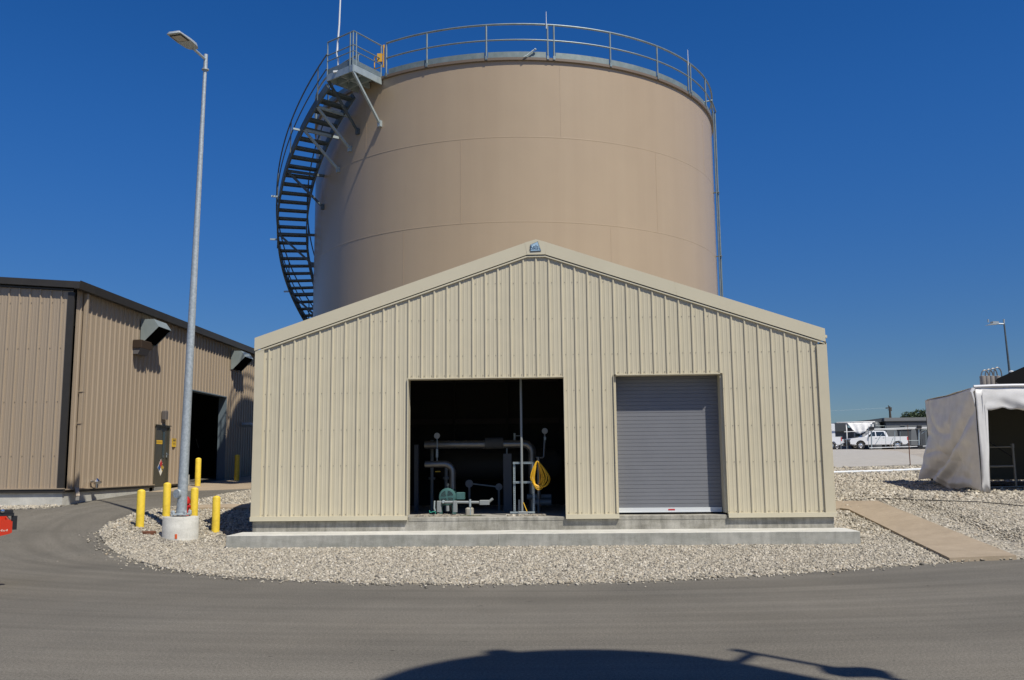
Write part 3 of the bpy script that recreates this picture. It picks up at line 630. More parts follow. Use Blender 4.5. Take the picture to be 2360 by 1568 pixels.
# ------------------------------------------------------------------ storage tank
TX,TY,TR,TH=-1.2,35.0,7.69,14.42
def T(r,deg,z): t=R(deg); return Vector((TX+r*math.cos(t),TY+r*math.sin(t),z))
tk=Thing('storage_tank','huge tan round storage tank with a spiral stair towering behind the cream shed','tank',(TX,TY,.8))
w=MB(); w.lathe((TX,TY,0),[(TR,.6),(TR,3.7),(TR,6.4),(TR,9.12),(TR,11.83),(TR,TH)],160); shell=tk.part('shell',w,M_TAN)
w=MB(); w.lathe((TX,TY,0),[(TR+.05,TH-.0),(5,TH+.45),(2.5,TH+.8),(0,TH+.95)],96); tk.part('roof',w,M_TAN)
w=MB(); w.lathe((TX,TY,0),[(TR+.004,TH-.10),(TR+.075,TH-.085),(TR+.075,TH),(TR+.03,TH+.005)],160); tk.part('top_rim',w,M_TANRIM)
w=MB()
for z in (3.7,6.4,9.12,11.83): w.lathe((TX,TY,0),[(TR,z-.012),(TR+.005,z-.002),(TR,z+.03)],160)
for zs,th in (((11.85,14.2),(-77,-127.7,-27,-178,132,82,32)),((9.14,11.8),(-100.5,-51,-151,-2,158,108,58)),((6.42,9.1),(-115.3,-65,-165,-15,145,95,45)),((3.7,6.4),(-90,-40,-140,10,170,120,70))):
    for t in th: w.bar(T(TR,t,zs[0]),T(TR,t,zs[1]),.016,.007,up=(math.cos(R(t)),math.sin(R(t)),0))
tk.part('weld_seam',w,M_TAN,shell)
# guard railing round the top
RT=TR+.06
def ringpath(r,a0,a1,z,n): return [T(r,a0+(a1-a0)*i/n,z) for i in range(n+1)]
w=MB(); w.tube(ringpath(RT,-120.5,230,TH+1.10,160),.033,8); w.tube(ringpath(RT,-120.5,230,TH+.58,160),.027,8)
rail=tk.part('guard_railing',w,M_RAIL)
posts=[-120.5,-108.9,-94.25,-79.9,-78.4,-64.2,-49.8,-36.6,-35.2,-24.4,-10,4,18,32,46,60,74,88,102,116,130,144,158,172,186,200,214,229]
for t in posts:
    w=MB(); w.tube([T(RT,t,TH-.05),T(RT,t,TH+1.09)],.030,8); w.bar(T(RT-.03,t,TH+.0),T(RT+.04,t,TH+.0),.07,.12); tk.part('post',w,M_RAIL,rail)
M_TOE=mat('toe_board_steel',(.17,.215,.205),.5,.3,col2=(.24,.28,.27),scale=4)
for a0,a1 in ((-120,-94.7),(-93.9,-80.3),(-78,-64.5),(-63.9,-50.1),(-49.5,-37),(-34.8,228)):
    w=MB(); n=max(6,int((a1-a0)/2)); rp_=ringpath(RT-.035,a0,a1,TH+.02,n)
    for i in range(n): w.bar(rp_[i]+Vector((0,0,.09)),rp_[i+1]+Vector((0,0,.09))+(rp_[i+1]-rp_[i])*.02,.008,.19)
    tk.part('toe_board',w,M_TOE,rail)
for t,hh in ((-80.2,.42),(-37.0,.42),(8,.4)):
    w=MB(); w.tube([T(RT+.05,t,TH+.95),T(RT+.05,t,TH+1.1+hh)],[.014,.009],6); tk.part('air_terminal',w,M_WHITEM)
w=MB(); A=T(RT+.02,-84.5,TH-.02); w.tube([T(RT+.06,-85.6,TH-.02),T(RT+.05,-84.8,TH+.04),T(RT+.04,-84.0,TH+.14),T(RT+.04,-83.3,TH+.22),T(RT+.04,-82.6,TH+.25)],.02,8)
w.lathe(T(RT+.04,-82.9,TH+.25),[(.035,-.02),(.035,.02)],10,'x')
tk.part('vent_nozzle',w,M_GALV)
w=MB()   # conduits down the right side
for t,r_,rr in ((-14.5,TR+.16,.033),(-15.6,TR+.11,.022)):
    w.tube([T(r_,t,.8),T(r_,t,TH+.3)],rr,8)
w.tube([T(TR+.2,-14.5,TH+.3),T(TR+.1,-17.5,TH+.62),T(TR-.3,-19,TH+.5)],.03,8)
for z in np.arange(2,14,2.4): w.bar(T(TR,-15.2,z),T(TR+.22,-15.2,z),.12,.02,up=(0,0,1))
tk.part('riser_conduit',w,M_RAIL)
# spiral stair
RI,RO=7.98,9.03
zst=lambda deg: 14.25+5.617*math.radians(deg+127.1)
def helix(r,a0,a1,dz=0,n=80): return [T(r,a0+(a1-a0)*i/n,zst(a0+(a1-a0)*i/n)+dz) for i in range(n+1)]
A0,A1=-129.9,-262
w=MB()
pt=helix(RO,A0,A1,0,96)
for a,b in zip(pt,pt[1:]): w.bar(a,b+(b-a)*.03,.06,.26)
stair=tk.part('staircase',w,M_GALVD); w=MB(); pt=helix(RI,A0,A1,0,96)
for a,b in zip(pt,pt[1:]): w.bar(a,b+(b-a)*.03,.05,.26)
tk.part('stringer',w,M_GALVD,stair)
t=-131.2; step=math.degrees(.222/5.617); 
while t>A1+1:
    z=zst(t)+.05; d=step*.86
    w=MB(); vs=[T(RI+.03,t+d/2,z),T(RO-.03,t+d/2,z),T(RO-.03,t-d/2,z),T(RI+.03,t-d/2,z)]
    w.prism(vs,(0,0,.035)); w.prism([vs[3],vs[2],vs[2]+(vs[1]-vs[2])*.1,vs[3]+(vs[0]-vs[3])*.1],(0,0,-.03)); w.prism([vs[0],vs[1],vs[1]+(vs[2]-vs[1])*.1,vs[0]+(vs[3]-vs[0])*.1],(0,0,-.03))
    tk.part('tread',w,M_GALVD,stair); t-=step
w=MB()
w.tube(helix(RO+.06,A0,A1,1.08,96),.024,8); w.tube(helix(RO+.06,A0,A1,.58,96),.02,8); w.tube(helix(RI-.0,-142,A1,1.08,90),.022,8)
t=-133
while t>A1: w.tube([T(RO+.06,t,zst(t)-.05),T(RO+.06,t,zst(t)+1.08)],.022,8); t-=12.5
t=-147
while t>A1: w.tube([T(RI,t,zst(t)+.1),T(RI,t,zst(t)+1.08)],.02,8); t-=12.5
tk.part('handrail',w,M_GALVD,stair)
for t in (-134,-139.5,-149.5,-166,-184,-206,-228):
    z=zst(t)-.1; w=MB(); w.bar(T(RO-.02,t,z),T(TR+.03,t+.3,z-1.15),.075,.07); w.bar(T(TR+.0,t+.3,z-1.15),T(TR+.10,t+.3,z-1.15),.12,.18); w.bar(T(RO+.02,t,z),T(TR,t,z),.07,.09)
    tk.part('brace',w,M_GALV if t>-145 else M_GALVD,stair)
for t in (-140.5,-157,-168.5,-184):
    w=MB(); w.bar(T(RO+.02,t,zst(t)+.02),T(RO+.30,t,zst(t)+.02),.06,.06); tk.part('outrigger',w,M_GALV,stair)
# platform
PA,PB=-122.2,-130.2; ZP=TH+.0
w=MB(); w.prism([T(TR+.02,PA,ZP-.05),T(RO+.0,PA,ZP-.05),T(RO,PB,ZP-.05),T(TR+.02,PB,ZP-.05)],(0,0,.05))
def pl(r,f): return T(r,PA+(PB-PA)*f,ZP-.16)
for a,b in ((pl(TR+.05,0),pl(RO,0)),(pl(RO,0),pl(RO,1)),(pl(RO,1),pl(TR+.05,1)),(pl(TR+.5,0),pl(TR+.5,1)),(pl(TR+.95,0),pl(TR+.95,1)),(pl(TR+.05,.5),pl(RO,.5))): w.bar(a,b,.05,.22)
plat=tk.part('platform',w,M_GALV)
w=MB()
for a,b,c_,d_ in ((TR,RO,0,0),(RO,RO,0,1)):
    for dz,rr in ((1.08+.16,.024),(.62+.16,.02),(.42+.16,.018)): w.tube([pl(a,c_)+Vector((0,0,dz)),pl(b,d_)+Vector((0,0,dz))],rr,8)
    w.bar(pl(a,c_)+Vector((0,0,.22)),pl(b,d_)+Vector((0,0,.22)),.012,.16)
tk.part('platform_rail',w,M_RAIL,plat)
for r_,f in ((TR+.06,0),(RO,.02),(RO,.12),(RO-.12,0),(RO,1),(TR+.1,1)):
    w=MB(); w.tube([pl(r_,f)+Vector((0,0,-.1)),pl(r_,f)+Vector((0,0,1.24))],.024,8); tk.part('post',w,M_RAIL,plat)
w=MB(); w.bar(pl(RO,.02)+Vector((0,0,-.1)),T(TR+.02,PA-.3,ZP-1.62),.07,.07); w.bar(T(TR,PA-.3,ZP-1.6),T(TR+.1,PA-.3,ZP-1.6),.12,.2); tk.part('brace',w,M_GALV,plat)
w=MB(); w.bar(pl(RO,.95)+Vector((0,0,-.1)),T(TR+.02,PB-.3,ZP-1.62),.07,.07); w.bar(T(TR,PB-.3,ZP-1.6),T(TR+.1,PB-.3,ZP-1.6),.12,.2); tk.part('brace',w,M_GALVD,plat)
# yellow swing gate on the landing
w=MB(); A=T(TR+.05,-121.4,ZP); B2=T(TR+.05,-124.5,ZP)
for dz in (.35,.75): w.tube([A+Vector((0,0,dz)),B2+Vector((0,0,dz))],.018,8)
w.tube([B2+Vector((0,0,.35)),B2+Vector((0,0,.75))],.018,8); w.bar(A+Vector((0,0,.3)),A+Vector((0,0,1.08)),.05,.03); w.box(A+Vector((-.22,-.02,.5)),A+Vector((-.05,.02,.78)))
tk.part('safety_gate',w,M_YELD,plat)
# lightning mast on the landing corner
P=U(777,152,Y=T(RO,-127.5,0).y); Q=U(784,0,Y=P.y); w=MB(); P.z=ZP-.05
d=Vector((Q.x-P.x,0,Q.z-P.z)).normalized()
w.tube([P+Vector((.03,0,0)),P+Vector((.03,0,.35)),P+Vector((-.02,0,.6)),P+d*1.6,P+d*5.0],[.032,.032,.032,.028,.014],8)
w.bar(P+Vector((-.12,0,-.02)),P+Vector((.14,0,.0)),.1,.06); tk.part('lightning_mast',w,M_WHITEM)
# ------------------------------------------------------------------ left building
WX=-13.35; BY=24.9; BE=44.5; BZ=1.19; EZ=7.02
lb=Thing('warehouse','tan ribbed metal warehouse with dark bronze trim at the left','warehouse',(WX,BY,.8))
X_=lambda x,y,X=WX:U(x,y,X=X)
dl,dr=X_(352,1120).y,X_(384,1119).y; dt=X_(355,980).z; dbm=1.10
ol,orr=33.4,37.35; ot=4.62; ob=1.12
w=MB(); ribbed(w,BY+.2,BE,.3048,BY+.42,lambda u:BZ,lambda u:EZ-.0,[(dl,dr,BZ,dt),(ol,orr,BZ,ot)],lambda u,z,d:(WX+d,u,z),dep=.036)
side=lb.part('side_wall',w,M_LWALL)
gl=lambda x: 6.93+(WX-x)*.075
w=MB(); ribbed(w,-30,WX-.0,.3048,WX-.33,lambda u:BZ-.0,lambda u:gl(u)-.22,[],lambda u,z,d:(u,BY-d,z),dep=.036)
for rowz in (2.1,3.6,5.1,6.4):
    for i in range(10): X=WX-.28-.3048*i; w.box((X-.01,BY-.012,rowz-.01),(X+.01,BY,rowz+.01),1)
lb.part('front_wall',w,[M_LWALL,M_SCREW])
w=MB(); w.prism([(-30,BY-.12,gl(-30)),(WX+.22,BY-.12,gl(WX+.22)),(WX+.22,BY-.12,gl(WX+.22)-.06),(-30,BY-.12,gl(-30)-.06)],(0,BE-BY+.12,0)); lb.part('roof',w,M_BRONZE)
w=MB(); w.prism([(-30,BY-.16,gl(-30)+.05),(WX+.24,BY-.16,gl(WX+.24)+.05),(WX+.24,BY-.16,gl(WX+.24)-.14),(-30,BY-.16,gl(-30)-.14)],(0,.04,0))
w.prism([(-30,BY-.06,gl(-30)-.17),(WX+.02,BY-.06,gl(WX)-.17),(WX+.02,BY-.06,gl(WX)-.215),(-30,BY-.06,gl(-30)-.215)],(0,.04,0))
lb.part('rake_trim',w,M_BRONZE)
w=MB(); w.prism([(WX+.245,BY-.155,6.96),(WX+.265,BY-.155,6.99),(WX+.24,BY-.155,6.76),(WX+.10,BY-.155,6.76),(WX+.06,BY-.155,6.82),(WX+.06,BY-.155,6.95)],(0,BE-BY+.2,0)); lb.part('gutter',w,M_BRONZE)
w=MB(); w.box((WX-.26,BY-.05,BZ-.02),(WX+.045,BY-.0,6.70)); w.box((WX+.005,BY,BZ-.02),(WX+.045,BY+.20,6.72)); 
lb.part('corner_trim',MB().box((WX-.13,BY-.052,BZ-.02),(WX+.048,BY+.004,6.68)),M_BRONZE)
w=MB(); w.box((-30,BY-.06,BZ-.10),(WX+.06,BY+.02,BZ-.0)); lb.part('base_flashing',w,M_BRONZE)
for a,b in ((BY+.02,dl-.01),(dr+.01,ol-.01),(orr+.01,BE)): lb.part('base_flashing',MB().box((WX-.02,a,BZ-.09),(WX+.05,b,BZ-.03)),M_BRONZE)
w=MB(); w.box((-30,BY-.085,BZ+.0),(WX+.06,BY-.0,BZ+.028)); lb.part('base_trim',w,M_LWALL)
for a,b in ((BY+.02,dl-.01),(dr+.01,ol-.01),(orr+.01,BE)): lb.part('base_trim',MB().box((WX-.0,a,BZ-.028),(WX+.075,b,BZ+.004)),M_LWALL)
w=MB(); w.box((-30,BY+.0,.2),(WX-.0,BY+.4,BZ-.10)); lb.part('foundation',w,M_CONC2)
for a,b in ((BY+.4,dl-.02),(dr+.02,ol-.02),(orr,BE)): lb.part('foundation',MB().box((WX-.4,a,.2),(WX,b,BZ-.1)),M_CONC2)
w=MB(); w.bbox((WX+.045,BY+.50,BZ-.02),(WX+.155,BY+.60,6.74),.01); w.bar((WX+.10,BY+.55,BZ+.02),(WX+.22,BY+.40,BZ-.22),.10,.09); w.bar((WX+.22,BY+.40,BZ-.20),(WX+.26,BY+.32,.86),.09,.03,mi=1)
for z in (3.0,3.9): w.box((WX+.04,BY+.48,z),(WX+.16,BY+.62,z+.03))
lb.part('downspout',w,[M_LWALL,M_BRONZE])
# dark interior shell
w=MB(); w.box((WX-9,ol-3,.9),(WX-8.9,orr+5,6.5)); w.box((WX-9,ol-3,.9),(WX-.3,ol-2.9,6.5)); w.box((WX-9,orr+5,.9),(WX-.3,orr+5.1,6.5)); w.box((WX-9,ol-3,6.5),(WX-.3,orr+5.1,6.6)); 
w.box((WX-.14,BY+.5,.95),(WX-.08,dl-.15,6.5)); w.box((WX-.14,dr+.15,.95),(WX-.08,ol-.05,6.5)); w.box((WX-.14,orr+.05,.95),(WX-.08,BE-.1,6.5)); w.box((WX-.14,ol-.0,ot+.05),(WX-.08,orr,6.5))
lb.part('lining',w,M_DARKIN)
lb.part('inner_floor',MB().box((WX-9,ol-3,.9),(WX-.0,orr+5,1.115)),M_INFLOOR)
w=MB(); w.box((WX-.28,orr+.0,ob),(WX+.05,orr+.03,ot)); w.box((WX-.28,ol-.03,ob),(WX+.05,ol,ot)); w.box((WX-.28,ol-.03,ot-.02),(WX+.05,orr+.03,ot+.02)); lb.part('bay_door_frame',w,mat('blue_grey_paint',(.13,.165,.19),.5))
w=MB(); w.box((WX-.45,ol+.3,ob+.0),(WX-.35,ol+1.3,ob+.35)); lb.part('inner_curb',w,M_CONC2)
w=MB()
for k in range(16):
    X=WX-random.uniform(2,7); Y=random.uniform(ol+1,orr+3); z=random.uniform(1.2,4.2); s_=random.uniform(.04,.12)
    w.tube([(X,Y,z),(X+random.uniform(-.1,.1),Y+random.uniform(-.5,.5),z+random.uniform(-.6,.6))],s_*.4,6)
w.box((WX-3.5,orr+.2,1.12),(WX-3.3,orr+.4,4.6)); w.box((WX-4.5,ol+1,1.12),(WX-3.2,ol+2.6,2.3)); w.box((WX-3.6,orr-1.6,3.55),(WX-3.4,orr+1.5,3.65)); lb.part('inner_pipework',w,M_PVC)
# personnel door
pd=MB(); pd.box((WX-.05,dl+.05,dbm),(WX-.0,dr-.05,dt-.05)); door=lb.part('door',pd,M_DOOR)
w=MB(); w.box((WX-.05,dl-.0,dbm-.02),(WX+.04,dl+.05,dt)); w.box((WX-.05,dr-.05,dbm-.02),(WX+.04,dr,dt)); w.box((WX-.05,dl+.05,dt-.05),(WX+.04,dr-.05,dt)); w.box((WX+.03,dl-.06,dt),(WX+.07,dr+.06,dt+.03)); lb.part('door_frame',w,M_DOOR,door)
DW=dr-dl; yy=lambda f:dl+DW*f
zf=lambda x,y:X_(x,y).z
w=MB(); w.box((WX+.001,yy(.56),zf(372,1055)),(WX+.012,yy(.70),zf(374,995))); lb.part('door_window',w,M_GLASS,door)
w=MB(); w.box((WX,yy(.84),2.10),(WX+.02,yy(.90),2.26)); w.tube([(WX+.01,yy(.87),2.2),(WX+.07,yy(.87),2.2),(WX+.07,yy(.76),2.2)],.012,8); lb.part('handle',w,M_CHROME,door)
def flat(x,a,b,c,d,wd=.006): return MB().box((x,a,c),(x+wd,b,d))
# signs
zc_=zf(364,1078); yc_=yy(.50); hs=.245
sg=Thing('hazard_diamond','red, blue, yellow and white hazard diamond on the olive door','sign',(WX+.004,yc_,zc_))
def dia(cy,cz,h,x,t=.004):
    v=[(x,cy,cz-h*1.12),(x,cy+h,cz),(x,cy,cz+h*1.12),(x,cy-h,cz)]; return MB().prism(v,(t,0,0))
sg.part('board',dia(yc_,zc_,hs*1.04,WX+.002),M_WHT)
for nm,dy,dz,m_ in (('red_field',0,.5,M_REDS),('blue_field',-.5,0,M_BLUEP),('yellow_field',.5,0,M_YELS),('white_field',0,-.5,M_WHT)): sg.part(nm,dia(yc_+dy*hs,zc_+dz*hs*1.12,hs*.485,WX+.0065,.002),m_)
w=text_mesh('0',.30,lambda u,v:(WX+.010,yc_+hs*.5+u,zc_+v),bold=.004); text_mesh('0',.30,lambda u,v:(WX+.010,yc_-hs*.5+u,zc_+v),mb=w,bold=.004); sg.part('digit',w,M_INK)
w=MB(); z0_=zf(362,1019); w.box((WX+.002,yy(.07),z0_-.065),(WX+.006,yy(.54),z0_+.065)); w2=MB()
for i in range(8): w2.box((WX+.0065,yy(.11+.052*i),z0_-.03),(WX+.008,yy(.11+.052*i+.03),z0_+.03))
sg=Thing('yellow_strip_sign','narrow yellow sign strip across the upper part of the olive door','sign',(WX+.002,yy(.3),z0_)); sg.part('board',w,M_YELS); sg.part('lettering',w2,mat('sign_brown',(.35,.2,.02),.6))
A=X_(393,1030); B2=X_(403.5,1011); sg=Thing('notice_sign','small yellow notice with black print on the wall beside the olive door','sign',(WX+.04,A.y,A.z))
sg.part('board',MB().box((WX+.037,A.y,A.z),(WX+.045,B2.y,B2.z)),M_YELS); w=MB(); H_=B2.z-A.z; W_=B2.y-A.y
for f,l0,l1,hh in ((.9,.1,.9,.05),(.72,.15,.85,.1),(.58,.08,.92,.04),(.42,.1,.8,.03),(.33,.2,.9,.03),(.22,.3,.5,.03),(.22,.6,.8,.03)): w.box((WX+.0455,A.y+W_*l0,A.z+H_*f),(WX+.047,A.y+W_*l1,A.z+H_*(f+hh)))
sg.part('lettering',w,M_INK)
# hoods
def hood(x_near,y_top,x_far,y_far,scale=1.):
    a=X_(x_near,y_top); yf=U(x_far,y_far,X=WX+.6).y; z=a.z
    pr=[(0,0),(.42,0),(.60,-.25),(.08,-.78),(0,-.78)]
    w=MB(); P=[Vector((WX+.035+p*scale,a.y,z+q*scale)) for p,q in pr]; n=len(P); Q=[p+Vector((0,yf-a.y,0)) for p in P]
    w.add(P+Q,[(0,1,2,3,4),(9,8,7,6,5),(0,1,6,5),(1,2,7,6),(3,4,9,8)])
    h_=lb.part('vent_hood',w,M_HOOD); lb.part('mouth_shade',MB().add([P[2]+Vector((-.04,.0,-.0)),P[3]+Vector((.0,0,.04)),Q[3]+Vector((0,0,.04)),Q[2]+Vector((-.04,0,0))],[(0,1,2,3)]),M_MATTE,h_)  # black sheet over the hood opening carries the shade of its inside
    return a,yf
hood(323,736,392.6,760.4); hood(531,809,582.5,823.5)
a=X_(303,790); b=X_(325,790); w=MB(); w.bbox((WX+.03,a.y,a.z-.16),(WX+.33,b.y+.1,a.z+.10),.02); fl_=lb.part('wall_light',w,mat('brown_box',(.045,.03,.02),.8,spec=.2)); w=MB(); w.prism([(WX+.05,a.y+.04,a.z-.16),(WX+.30,a.y+.04,a.z-.16),(WX+.2,a.y+.04,a.z-.36),(WX+.05,a.y+.04,a.z-.36)],(0,b.y-a.y,0)); lb.part('lens',w,mat('grey_lens',(.12,.115,.115),.35),fl_)
a=X_(371,957); w=MB(); w.bbox((WX+.03,a.y-.06,a.z-.15),(WX+.2,a.y+.16,a.z+.16),.03); lb.part('wall_light',w,mat('door_light_grey',(.12,.105,.095),.5))
w=MB(); P=X_(557,979); w.tube([(WX+.03,P.y,P.z),(WX+.42,P.y,P.z),(WX+.52,P.y,P.z-.05),(WX+.56,P.y,P.z-.16),(WX+.56,P.y,1.2)],.09,12); lb.part('wall_pipe',w,M_GALV)
P=X_(219,1112,WX+.15); w=MB(); w.tube([(WX+.03,P.y,P.z+.02),(WX+.2,P.y,P.z+.02)],.045,10); w.lathe((WX+.2,P.y,P.z),[(.0,-.06),(.08,-.05),(.09,.03),(.05,.09),(.0,.13)],16,'z'); w.tube([(WX+.2,P.y,P.z-.02),(WX+.2,P.y,P.z-.16)],.05,10); w.tube([(WX+.2,P.y,P.z+.02),(WX+.24,P.y+.16,P.z)],.035,8); lb.part('hose_connection',w,M_CHROME)
# ------------------------------------------------------------------ street lamp
LY=21.0; pb=U(418,1182,Y=LY); pt_=U(474,131,Y=LY); gzl=float(gz(-8.45,LY))
sl=Thing('street_lamp','tall galvanised street lamp on a round concrete pedestal left of the shed','street lamp',(pb.x,LY,gzl))
pc=U(416,1210,Y=LY); pzt=.63
w=MB(); w.lathe((pc.x,LY,0),[(0,gzl-.4),(.40,gzl-.4),(.395,pzt-.02),(.38,pzt),(0,pzt+.012)],48); ped=sl.part('pedestal',w,M_CONC2)
w=MB(); w.bbox((pc.x+.03,LY-.402,gzl+.02),(pc.x+.09,LY-.385,gzl+.12),.01); sl.part('paint_mark',w,M_ORANGE,ped)
w=MB(); w.bbox((pb.x-.18,LY-.18,pzt+.04),(pb.x+.18,LY+.18,pzt+.075),.01)
for dx in(-.14,.14):
    for dy in(-.14,.14): w.tube([(pb.x+dx,LY+dy,pzt),(pb.x+dx,LY+dy,pzt+.13)],.018,8); w.lathe((pb.x+dx,LY+dy,pzt+.075),[(.045,0),(.045,.05),(.02,.07)],6)
sl.part('base_plate',w,M_POLE)
pz0=pzt+.075; top=Vector((pt_.x,LY,pt_.z)); bt=Vector((pb.x,LY,pz0)); w=MB(); w.tube([bt+(top-bt)*(i/8) for i in range(9)],[.115-.075*i/8 for i in range(9)],24); sl.part('pole',w,M_POLE)
hh=U(410,1138,Y=LY-.12); w=MB(); w.lathe((bt.x-.07,LY-.11,hh.z),[(.0,-.03),(.10,-.03),(.105,0.03)],24,d=(.45,1,.0)); sl.part('handhole_cover',w,M_POLE)
zt=top.z; P1=U(472,137,Z=zt-.07); P2=U(397,71,Z=zt+.02); dirv=(P2-P1); dirv.z=0; armL=dirv.length; dirv.normalize(); A=Vector((top.x,LY,zt-.08)); sd_=Vector((-dirv.y,dirv.x,0))
w=MB(); w.tube([A+Vector((0,0,-.28)),A+Vector((0,0,.13))],.05,14); w.lathe(A+Vector((0,0,-.27)),[(.05,0),(.085,0),(.085,.03),(.05,.03)],16)
w.tube([A,A+dirv*armL*.40+Vector((0,0,.04))],.032,12); sl.part('arm',w,M_POLE)
h0=A+dirv*armL*.36+Vector((0,0,.04)); HL=armL*.64; hw_=.17
out=[(0,.10),(.12,.16),(.45,.19),(.98,.18),(1,.15)]
bot_=[h0+dirv*HL*a+sd_*b for a,b in out]+[h0+dirv*HL*a-sd_*b for a,b in reversed(out)]
topv=[h0+dirv*HL*(a*.96+.02)+sd_*b*.8+Vector((0,0,.10-.045*a)) for a,b in out]+[h0+dirv*HL*(a*.96+.02)-sd_*b*.8+Vector((0,0,.10-.045*a)) for a,b in reversed(out)]
n=len(bot_); w=MB(); w.add(bot_+topv,[tuple(range(n)),tuple(range(2*n-1,n-1,-1))]+[(i,(i+1)%n,n+(i+1)%n,n+i) for i in range(n)]); w.lathe(h0+dirv*HL*.35+Vector((0,0,.09)),[(.04,0),(.04,.07),(0,.08)],12)
hd=sl.part('lamp_head',w,M_POLE)
w=MB(); L0,L1=.52,.90; w.prism([h0+dirv*HL*L0+sd_*.15+Vector((0,0,-.012)),h0+dirv*HL*L0-sd_*.15+Vector((0,0,-.012)),h0+dirv*HL*L1-sd_*.15+Vector((0,0,-.012)),h0+dirv*HL*L1+sd_*.15+Vector((0,0,-.012))],(0,0,.010)); sl.part('lens_frame',w,M_BLACK,hd)
w=MB(); w.prism([h0+dirv*HL*(L0+.03)+sd_*.12+Vector((0,0,-.018)),h0+dirv*HL*(L0+.03)-sd_*.12+Vector((0,0,-.018)),h0+dirv*HL*(L1-.03)-sd_*.12+Vector((0,0,-.018)),h0+dirv*HL*(L1-.03)+sd_*.12+Vector((0,0,-.018))],(0,0,.005)); sl.part('lens',w,M_LENS,hd)
# ------------------------------------------------------------------ bollards
def bollard_mesh(r,h):
    w=MB(); w.lathe((0,0,0),[(r,-.3),(r,h),(r*.94,h+.012),(r*.7,h+.032),(r*.35,h+.045),(0,h+.05)],28); return w
bspots=[(322,1217,.84,'yellow bollard at the left front of the lamp pedestal, nearest the road'),(382,1203,.80,'yellow bollard just behind the left side of the lamp pedestal'),(446,1203,.80,'yellow bollard just right of the lamp pole, partly behind the pedestal'),(497,1206,.82,'yellow bollard furthest right by the lamp, touched by the shed shadow'),(455,1121,.98,'sunlit yellow bollard in front of the open bay of the tan warehouse'),(545,1117,1.0,'shaded yellow bollard near the right jamb of the warehouse bay')]
proto=None
for i,(x,y,hh,lab) in enumerate(bspots):
    P=UG(x,y)
    if i==1: P=Vector((P.x*22.9/P.y,22.9,0)); P.z=float(gz(P.x,P.y))
    if i==3: P=Vector((P.x*22.05/P.y,22.05,0)); P.z=float(gz(P.x,P.y))
    if i==5: P=Vector((P.x*36.4/P.y,36.4,0)); P.z=float(gz(P.x,P.y))
    if i in (0,4):
        proto=mkobj('bollard',bollard_mesh(.092 if i==0 else .10,hh),M_YEL); o=proto
    else: o=proto.copy(); COL.objects.link(o); o.scale=(1,1,hh/(.84 if i<4 else .98))
    o.location=P; o['label']=lab; o['category']='bollard'; o['group']='yellow pipe bollards'
# hydrant
P=UG(411,1207); P.y+=.4; P.z=float(gz(P.x,P.y)); hy=Thing('fire_hydrant','red fire hydrant half hidden behind the lamp pole','fire hydrant',P)
w=MB(); w.lathe(P,[(0,0),(.15,0),(.15,.04),(.09,.05),(.085,.40),(.12,.42),(.12,.46),(.11,.52),(.07,.58),(.03,.60),(.03,.65),(0,.65)],20); hy.part('barrel',w,M_RED)
for s_ in (-1,1): w=MB(); w.lathe(P+Vector((s_*.07,0,.34)),[(.05,0),(.05,s_*.08),(.065,s_*.08),(.065,s_*.12),(0,s_*.13)],12,'x'); hy.part('outlet_cap',w,M_RED)
w=MB(); w.lathe(P+Vector((0,-.07,.30)),[(.07,0),(.07,-.07),(.085,-.07),(.085,-.11),(0,-.12)],14,'y'); hy.part('outlet_cap',w,M_RED)
P=UG(342,1231); w=MB(); w.lathe(P+Vector((0,0,.03)),[(0,.03),(.15,.03),(.165,.02),(.165,-.05)],24); single('valve_cover',w,M_RUST,P,'rusty round valve cover lying in the gravel left of the pedestal','cover')
# ------------------------------------------------------------------ utility cart at the left edge
UY=13.55; q=lambda zx,zy,Y=UY:U(zx*.16531,1123.1+zy*.16531,Y=Y)
x1=q(205,0).x; zt_=q(200,455).z; zb_=q(195,650).z; zt2=q(100,400).z; WB=1.35
ut=Thing('utility_cart','red and black four wheel utility cart cut off by the left edge of the photo','vehicle',(x1,UY,0)); ut.o.rotation_euler=(0,0,R(33))
xr=x1; w=MB()
def side_panel(Yy,t):
    P=[(xr-1.35,Yy,zt2),(xr-.28,Yy,zt2-.01),(xr-.21,Yy,zt_+.015),(xr-.02,Yy,zt_),(xr,Yy,zt_-.02),(xr,Yy,zb_+.02),(xr-.04,Yy,zb_),(xr-.32,Yy,zb_-.06),(xr-.5,Yy,zb_+.0),(xr-.62,Yy,zb_+.1),(xr-.95,Yy,zb_+.12),(xr-1.2,Yy,zb_),(xr-1.35,Yy,zb_)]
    w.prism(P,(0,t,0))
side_panel(UY,.03); side_panel(UY+WB-.03,.03); w.box((xr-.05,UY+.03,zb_+.02),(xr-.012,UY+WB-.03,zt_-.01)); w.box((xr-1.34,UY+.031,zb_+.07),(xr-.05,UY+WB-.031,zb_+.11)); w.box((xr-1.34,UY+.031,zb_+.111),(xr-1.30,UY+WB-.031,zt_))
w.prism([(xr-.42,UY-.012,zt2-.05),(xr-.33,UY-.012,zt2-.05),(xr-.33,UY-.012,zb_+.1),(xr-.40,UY-.012,zb_+.04),(xr-.5,UY-.012,zb_+.14)],(0,.012,0))
cb=ut.part('cargo_bed',w,M_REDP)
w=text_mesh('4x4',.062,lambda u,v:(xr-.105+u*1.1+v*.18,UY-.004,q(0,592).z-.008+v*.8)); ut.part('lettering',w,mat('pale_decal',(.75,.6,.5),.5),cb)
